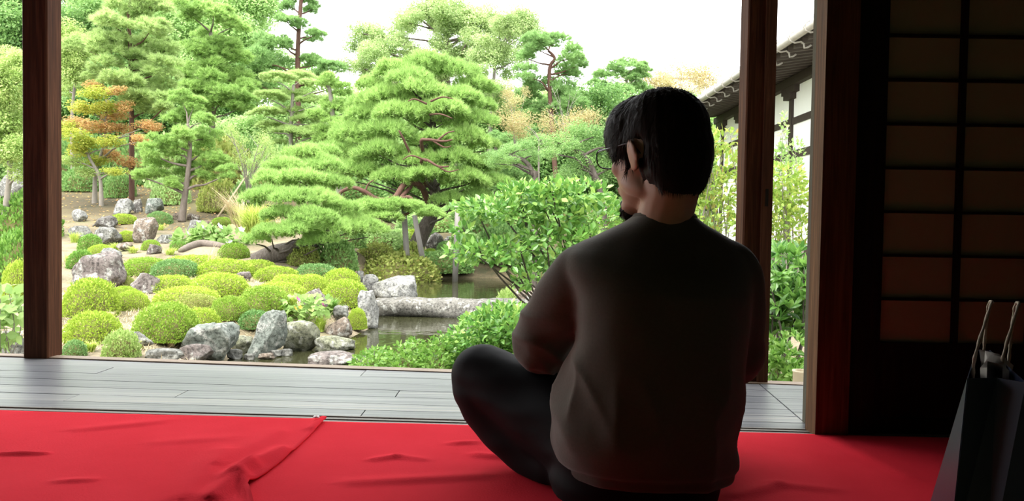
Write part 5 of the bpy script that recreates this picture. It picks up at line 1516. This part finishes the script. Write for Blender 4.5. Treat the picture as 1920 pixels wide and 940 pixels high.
# torso, arms, legs under the clothes
u.loft([(.10, .29, 1.67, .14, .10, 2.2), (.25, .29, 1.67, .13, .09, 2.2), (.40, .30, 1.68, .145, .09, 2.2), (.54, .31, 1.69, .15, .075, 2.2), (.62, .325, 1.68, .09, .06, 2)], 24)
LSH = W(1105, 505, 1.70); LEL = W(1008, 648, 1.80); LWR = Vector((.26, 2.02, .235))
RSH = W(1385, 505, 1.66); REL = W(1388, 672, 1.72); RWR = Vector((.36, 2.00, .225))
u.cap([LSH, LEL, LWR], [.044, .036, .025]); u.cap([RSH, REL, RWR], [.044, .036, .025])
def hand(wr, fw, side, palm_up=0):
    """palm, four fingers with knuckle bends, thumb from the side of the palm"""
    fw = Vector(fw).normalized(); up = Vector((0, 0, 1)); sd = fw.cross(up).normalized() * side
    dn = sd.cross(fw) * side
    pc = wr + fw * .055
    R_ = Matrix((sd * side, fw, up)).transposed().to_4x4()
    u.ell(pc, (.042, .052, .016), R_)
    for k, (o_, L_) in enumerate([(-.030, .070), (-.010, .080), (.011, .076), (.030, .060)]):
        a = wr + fw * .095 + sd * o_ * -1
        p1 = a + fw * L_ * .45 + up * .004
        p2 = p1 + (fw * .8 - up * .6).normalized() * L_ * .32
        p3 = p2 + (fw * .35 - up * .95).normalized() * L_ * .26
        u.cap([a - fw * .02, a, p1, p2, p3], [.010, .0095, .009, .0082, .0072], 10)
    t0 = wr + fw * .03 + sd * .034
    u.cap([t0, t0 + (fw * .5 + sd * .85).normalized() * .036, t0 + (fw * .5 + sd * .85).normalized() * .036 + (fw * .9 + sd * .25 - up * .2).normalized() * .032], [.014, .011, .0085], 10)
hand(LWR, (.75, .5, -.35), 1)
hand(RWR, (-.8, .5, -.3), -1)
LHIP, LKN, LAN = Vector((.20, 1.72, .12)), Vector((-.062, 1.98, .225)), Vector((.30, 2.10, .075))
RHIP, RKN, RAN = Vector((.385, 1.72, .12)), Vector((.55, 2.10, .20)), Vector((.14, 2.20, .075))
u.cap([LHIP, LKN, LAN], [.075, .052, .034]); u.cap([RHIP, RKN, RAN], [.075, .052, .034])
body = u.build('body', .0052, 4, MT['skin'])
Vb = co(body); Vb[:, 2] = np.maximum(Vb[:, 2], .014); set_co(body, Vb - np.array(PB))
obj('body', body, person)
for s_ in (-1, 1):
    mb = Uni(); mb.ell((0, 0, 0), (.0125,) * 3)
    obj('eye', py_mesh('eye', mb.V[0], mb.F[0], MT['eye'], True), person, H(s_ * .031, .082, .010) - PB)
# socks / feet
for an, tip in ((LAN, Vector((.50, 2.16, .04))), (RAN, Vector((-.04, 2.27, .04)))):
    u = Uni(); d_ = (tip - an)
    u.cap([an - d_ * .15 + Vector((0, 0, .0)), an, an + d_ * .35 - Vector((0, 0, .012)), an + d_ * .8 - Vector((0, 0, .02)), tip - Vector((0, 0, .006))], [.046, .05, .046, .042, .030])
    me = u.build('sock', .008, 4, MT['sock'])
    V = co(me); V[:, 2] = np.maximum(V[:, 2], .013); set_co(me, V - np.array(PB)); obj('sock', me, person)

# --- hair
u = Uni()
hell((0, -.016, .034), (.084, .101, .090))
hell((0, -.048, -.005), (.078, .070, .095))
hell((0, -.052, -.045), (.064, .056, .062))
hell((0, .026, .044), (.082, .086, .076))
for s_ in (-1, 1):
    hell((s_ * .066, .030, .024), (.014, .030, .036))
    hell((s_ * .066, .014, -.012), (.008, .009, .026))
hair = u.build('hair', .005, 5, MT['hair'])
V = co(hair); Nn = no(hair)
HI = HM.inverted(); lo = np.array([(HI @ Vector(v)) / HS for v in V])
ang = np.arctan2(lo[:, 0], -lo[:, 1])
disp = np.array([.004 * mnoise.noise(Vector((a * 7, l[2] * 10, 3))) + .0025 * mnoise.noise(Vector((a * 28, l[2] * 14, 9))) for a, l in zip(ang, lo)])
# keep the ears and face free: hair shell retreats there
ear = (np.abs(lo[:, 0]) > .05) & (lo[:, 1] > -.045) & (lo[:, 1] < .014) & (lo[:, 2] < .03)
V = V + Nn * disp[:, None]
for i, l in enumerate(lo):
    if abs(l[0]) > .05 and l[2] < .03:
        w_ = math.exp(-((l[1] + .010) / .026) ** 4) * (1 - smooth01((l[2] - .008) / .02))
        if w_ > .01:
            l2 = l.copy(); l2[0] = math.copysign(abs(l[0]) * (1 - w_) + min(abs(l[0]), .064) * w_, l[0])
            V[i] = V[i] + np.array(HR @ (Vector(l2 - l) * HS))
set_co(hair, V - np.array(PB))
hobj = obj('hair', hair, person)
# strands
rng = np.random.default_rng(5)
faces_c = V
cand = np.nonzero((lo[:, 2] > -.085) & ~ear)[0]
n = 6500
ids = rng.choice(cand, n)
r0 = V[ids]; nn_ = Nn[ids]; l0 = lo[ids]
hz = np.array(HR)
crown_l = np.array([0.01, -.045, .115])
fl_ = l0 - crown_l
flw = fl_ @ hz.T
t_ = flw - nn_ * (flw * nn_).sum(1, keepdims=True)
t_ = unit(unit(t_) + np.array([0, 0, -.35]) * (l0[:, 2:3] < .08) + rng.normal(0, .13, (n, 3)))
L = rng.uniform(.018, .036, n) * np.where(l0[:, 2] < -.05, .6, 1)
s_ = unit(np.cross(t_, nn_)) * .0008
fly = rng.uniform(0, 1, n) ** 4
b0 = r0 - nn_ * .002
m1 = b0 + t_ * (L * .5)[:, None] + nn_ * (.002 + .004 * fly)[:, None]
t1 = b0 + t_ * L[:, None] + nn_ * (.0005 + .008 * fly)[:, None] - np.array([0, 0, .006])
V4 = np.stack([b0 - s_, b0 + s_, m1 - s_, m1 + s_, t1], 1).reshape(-1, 3) - np.array(PB)
i = (np.arange(n) * 5)[:, None]
Fq = np.concatenate([i + np.array([[0, 1, 3]]), i + np.array([[0, 3, 2]]), i + np.array([[2, 3, 4]])], 0)
obj('hair_strands', np_mesh('hair_strands', V4, Fq, MT['hair']), hobj, kind='stuff')
# goatee
u = Uni(); hell((0, .082, -.108), (.022, .018, .022)); hell((0, .090, -.092), (.016, .012, .012))
me = u.build('beard', .004, 3, MT['hair']); set_co(me, co(me) - np.array(PB)); bo = obj('beard', me, person)
n = 500
a = rand_dirs(n, rng)
cl = np.array([0, .082, -.108]) + a * np.array([.022, .018, .022])
b0 = np.array([H(*q) for q in cl]); d_ = unit((a @ hz.T) * .5 + np.array([0, 0, -1.]) + rng.normal(0, .3, (n, 3)))
s_ = unit(np.cross(d_, rng.normal(size=(n, 3)))) * .0006
V4 = np.stack([b0 - s_, b0 + s_, b0 + d_ * rng.uniform(.006, .016, (n, 1))], 1).reshape(-1, 3) - np.array(PB)
obj('beard_strands', np_mesh('beard_strands', V4, np.arange(3 * n).reshape(-1, 3), MT['hair']), bo, kind='stuff')

# --- glasses (worn)
gl = empty('spectacles', PB - PB, None); gl.parent = person; gl['label'] = 'thin black framed spectacles'
def lens_ring(cx, s):
    pts = []
    for k in range(25):
        t = 2 * math.pi * k / 24
        c_, s__ = math.cos(t), math.sin(t)
        x = cx + .027 * math.copysign(abs(c_) ** .7, c_); z = .002 + .020 * math.copysign(abs(s__) ** .7, s__)
        y = .106 - .10 * (abs(x) - .03) ** 2 * 6
        pts.append(H(x, y, z) - PB)
    return pts
for s in (-1, 1):
    pts = lens_ring(s * .036, s)
    V, Fq = tube_geo(pts, .0016, 6, False); obj('rim', py_mesh('rim', V, Fq, MT['frame'], True), gl)
    c = sum(pts[:-1], Vector()) / 24
    V = [tuple(p) for p in pts[:-1]] + [tuple(p + (HR @ Vector((0, .001, 0)))) for p in pts[:-1]]
    Fq = [tuple(range(24)), tuple(range(47, 23, -1))] + [(k, 24 + k, 24 + (k + 1) % 24, (k + 1) % 24) for k in range(24)]
    obj('lens', py_mesh('lens', V, Fq, MT['lens']), gl)
    tp = [H(s * .063, .098, .012), H(s * .070, .088, .013), H(s * .0765, .03, .012), H(s * .0790, -.006, .010), H(s * .074, -.028, -.012)]
    V, Fq = tube_geo(smooth_path([q - PB for q in tp], 14), .0017, 6); obj('temple_arm', py_mesh('temple_arm', V, Fq, MT['frame'], True), gl)
V, Fq = tube_geo(smooth_path([H(-.010, .1055, .008) - PB, H(0, .110, .012) - PB, H(.010, .1055, .008) - PB], 7), .0016, 6)
obj('nose_bridge', py_mesh('nose_bridge', V, Fq, MT['frame'], True), gl)

# --- sweatshirt
u = Uni()
prof = [(905, 1064, 1376, .135, 1.675), (888, 1050, 1390, .150, 1.675), (862, 1040, 1390, .158, 1.67), (832, 1031, 1382, .162, 1.665), (800, 1035, 1384, .160, 1.66), (760, 1042, 1394, .155, 1.655), (700, 1066, 1400, .150, 1.65), (620, 1085, 1408, .148, 1.65), (550, 1078, 1416, .138, 1.65), (512, 1062, 1420, .122, 1.655), (484, 1066, 1415, .104, 1.66), (458, 1098, 1393, .086, 1.665), (436, 1140, 1362, .076, 1.667), (416, 1180, 1326, .070, 1.668), (402, 1197, 1310, .066, 1.668)]
rings = []
for y_, a, b_, dp, yc in prof:
    x0, x1 = wx(a, y_), wx(b_, y_)
    rings.append((wz((a + b_) / 2, y_), (x0 + x1) / 2, yc, (x1 - x0) / 2, dp, 2.35))
u.loft(rings, 48)
# left sleeve
u.cap([W(1125, 490, 1.665), W(1092, 512, 1.68), W(1062, 556, 1.73), W(1038, 600, 1.78), W(1020, 645, 1.82), W(1040, 660, 1.90), Vector((.14, 1.98, .26)), Vector((.22, 2.02, .245))], [.050, .062, .070, .074, .074, .066, .052, .040], 20, 24)
u.ell(W(1000, 652, 1.82), (.055, .06, .05))
# right sleeve
u.cap([W(1362, 486, 1.655), W(1384, 508, 1.65), W(1391, 560, 1.66), W(1388, 630, 1.70), W(1380, 675, 1.74), Vector((.46, 1.90, .27)), Vector((.39, 1.99, .24))], [.045, .050, .050, .053, .054, .05, .04], 20, 22)
knit = u.build('sweatshirt', .0075, 11, MT['knit'], .55)
V = co(knit); Nn = no(knit)
disp = np.zeros(len(V))
el = np.array(W(1010, 650, 1.82)); ar = np.array(W(1085, 690, 1.66)); hm = wz(1200, 868)
for i, v in enumerate(V):
    p = Vector(v)
    d1 = np.linalg.norm(v - el)
    w1 = math.exp(-(d1 / .13) ** 2)
    # bunched folds round the elbow
    disp[i] += w1 * .020 * ((1 - abs(mnoise.noise(Vector((v[0] * 5 - v[2] * 4, v[1] * 4, v[2] * 13 + v[0] * 8 + 3))))) ** 3 - .45)
    w2 = math.exp(-((v[2] - .20) / .13) ** 2)
    disp[i] += w2 * .012 * ((1 - abs(mnoise.noise(Vector((v[0] * 8 + v[2] * 3, v[1] * 8, v[2] * 5))))) ** 3 - .45)
    wl = math.exp(-((v[0] - .12) / .07) ** 2) * math.exp(-((v[2] - .24) / .10) ** 2)
    disp[i] += wl * .014 * ((1 - abs(mnoise.noise(Vector((v[0] * 16 + v[2] * 7, v[1] * 6, v[2] * 3 + 5))))) ** 3 - .45)
    d3 = np.linalg.norm((v - ar) * np.array([1, 1, .8]))
    disp[i] += math.exp(-(d3 / .10) ** 2) * .010 * mnoise.noise(Vector((v[0] * 18 - v[2] * 18, v[1] * 5, (v[0] + v[2]) * 4)))
    disp[i] += .007 * mnoise.noise(p * 6) + .002 * mnoise.noise(p * 18)
    # gathered hem
    if abs(v[2] - (hm - .02)) < .014: disp[i] -= .007 * (1 - abs(v[2] - (hm - .02)) / .014)
# keep it smooth at the neck
disp *= np.clip((wz(1250, 410) - V[:, 2]) / .06, .05, 1)
V = V + Nn * disp[:, None]
V[:, 2] = np.maximum(V[:, 2], .02)
set_co(knit, V - np.array(PB))
sw = obj('sweatshirt', knit, person); sw['label'] = 'heather brown crew neck sweatshirt'
# collar band
yc = 1.668
V = []; SEG = 48
xc = (wx(1197, 406) + wx(1311, 406)) / 2; ra = (wx(1311, 406) - wx(1197, 406)) / 2
zc_ = wz(1250, 408)
for (o_, dz) in [(.004, -.016), (.0065, -.008), (.006, .002), (.002, .008), (-.003, .007), (-.006, -.004)]:
    for k in range(SEG):
        t = 2 * math.pi * k / SEG
        V.append((xc + (ra + o_) * math.cos(t), yc + (.066 + o_) * math.sin(t), zc_ + dz - .018 * max(0, math.sin(t)) + .004 * max(0, -math.sin(t))))
Fq = [(i * SEG + k, i * SEG + (k + 1) % SEG, ((i + 1) % 6) * SEG + (k + 1) % SEG, ((i + 1) % 6) * SEG + k) for i in range(6) for k in range(SEG)]
obj('collar', py_mesh('collar', np.array(V) - np.array(PB), Fq, MT['knit_rib'], True), sw)
# sleeve seam at the left shoulder
sp_ = [W(1042, 498, 1.60), W(1052, 525, 1.58), W(1066, 560, 1.57), W(1076, 600, 1.57)]

# --- trousers
u = Uni()
u.loft([(.013, .29, 1.70, .185, .13, 2.3), (.05, .29, 1.70, .195, .145, 2.3), (.10, .29, 1.70, .19, .145, 2.3), (.20, .29, 1.69, .165, .13, 2.3)], 36)
kn = P(905, 703, 1.95)
u.cap([Vector((.19, 1.72, .115)), P(1010, 770, 1.84), kn], [.105, .100, .083], 20, 10)
u.cap([kn, P(915, 760, 1.93), P(985, 835, 1.86), P(1045, 868, 1.80)], [.082, .076, .066, .07], 20, 10)
u.cap([kn, Vector((.10, 2.04, .15)), LAN + Vector((-.03, 0, .01))], [.080, .075, .058], 20, 10)
u.cap([Vector((.385, 1.72, .12)), Vector((.47, 1.92, .16)), Vector((.52, 2.10, .185))], [.10, .092, .078], 20, 10)
u.cap([Vector((.52, 2.10, .185)), Vector((.35, 2.17, .12)), RAN + Vector((.03, 0, .01))], [.078, .072, .056], 20, 10)
tr = u.build('trousers', .0075, 8, MT['trouser'], .55)
V = co(tr); Nn = no(tr)
kc = np.array(kn)
disp = np.zeros(len(V))
for i, v in enumerate(V):
    q = Vector((v[0] * 5 + v[1] * 4, v[2] * 14, v[1] * 5))
    w1 = math.exp(-(np.linalg.norm(v - kc) / .10) ** 2)
    disp[i] = (.006 * mnoise.noise(q) + .005 * mnoise.noise(q * 2.1)) * (1 - .7 * w1)
V = V + Nn * disp[:, None]
V[:, 2] = np.maximum(V[:, 2], .0125)
set_co(tr, V - np.array(PB))
to = obj('trousers', tr, person); to['label'] = 'loose black trousers'

# ------------------------------------------------------------------ paper shopping bag
MT['bag'] = noise_mat('navy_bag_paper', [(.014, .024, .048), (.024, .038, .075)], 12, 4, .42, .05, .002, spec=.5)
MT['bag_in'] = plain_mat('white_bag_lining', (.34, .31, .27), .8)
MT['cord'] = noise_mat('twisted_paper_cord', [(.34, .27, .2), (.5, .42, .33)], 90, 3, .8, .6, .002, (1, 1, 3))
nt_, ft_ = P(1815, 712, 1.30), P(1832, 655, 1.63)
nb1 = Vector((P(1790, 940, 1.30).x - .008, 1.30, .013)); fb1 = Vector((P(1745, 940, 1.63).x - .003, 1.63, .013))
wv = Vector((.085, -.03, 0)); wvb = Vector((.11, -.04, 0))
A = [nb1, fb1, fb1 + wvb, nb1 + wvb]; B = [nt_, ft_, ft_ + wv, nt_ + wv]
B[2] = ft_ + Vector((.022, -.008, 0)); B[3] = nt_ + Vector((.080, -.03, 0))
for q in B: q.z = .368
ob = nb1.copy()
bag = empty('shopping_bag', ob, 'dark navy paper shopping bag with twisted cord handles', 'bag')
def quad(name, pts, mat, th=.0015):
    pts = [Vector(p) - ob for p in pts]
    n_ = (pts[1] - pts[0]).cross(pts[2] - pts[0]).normalized() * th
    V = [p for p in pts] + [p + n_ for p in pts]
    return obj(name, py_mesh(name, V, BOXF, mat), bag)
quad('side_panel', [A[1], A[0], B[0], B[1]], MT['bag'])
quad('side_panel', [A[3], A[2], B[2], B[3]], MT['bag'])
# gussets folded inwards
for i, j in ((0, 3), (2, 1)):
    mid_b = (A[i] + A[j]) / 2; mid_t = (B[i] + B[j]) / 2
    inn = (B[1] - B[0]).normalized() * (.03 if i == 0 else -.03)
    quad('gusset', [A[i], mid_b, mid_t + inn, B[i]], MT['bag'])
    quad('gusset', [mid_b, A[j], B[j], mid_t + inn], MT['bag'])
quad('bottom', [A[0], A[1], A[2], A[3]], MT['bag'])
# tissue paper peeking out
mb = []
for k in range(9):
    t = k / 8
    p = B[0].lerp(B[1], .15 + .5 * t) + wv * (.30 + .12 * math.sin(k * 2.1))
    mb.append((p - ob - Vector((0, 0, .05)), p - ob + Vector((.012 * math.sin(k * 3), 0, .012 + .014 * math.sin(k * 2.3 + 1)))))
V = [q for pr in mb for q in pr]; Fq = [(2 * k, 2 * k + 2, 2 * k + 3, 2 * k + 1) for k in range(8)]
V2 = [Vector(v) + Vector((.02, -.012, -.004)) for v in V]
b0 = len(V); V = V + V2; Fq = Fq + [tuple(b0 + i for i in f[::-1]) for f in Fq] + [(2 * k + 1, 2 * k + 3, b0 + 2 * k + 3, b0 + 2 * k + 1) for k in range(8)]
obj('tissue_paper', py_mesh('tissue_paper', V, Fq, MT['bag_in'], True), bag)
for off, px_ in ((Vector((.004, 0, 0)), (1838, 700, 1876, 584, 1843, 694)), (Vector((.046, -.016, 0)), (1888, 690, 1908, 577, 1872, 640))):
    e0 = B[0].lerp(B[1], .32) + off; e1 = B[0].lerp(B[1], .68) + off
    e1 = e1 + Vector((.013, 0, 0)); tpp = (e0 + e1) / 2 + Vector((.022, 0, .120))
    pts = smooth_path([e0 - Vector((0, 0, .03)), e0 + Vector((.002, 0, .02)), e0.lerp(tpp, .80) + Vector((-.006, -.012, .010)), tpp, e1.lerp(tpp, .80) + Vector((.004, .012, .010)), e1 + Vector((.002, 0, .02)), e1 - Vector((0, 0, .03))], 60)
    V, Fq = tube_geo([p - ob for p in pts], [.0030 + .0007 * math.sin(k * 1.5) for k in range(60)], 7)
    obj('handle', py_mesh('handle', V, Fq, MT['cord'], True), bag)
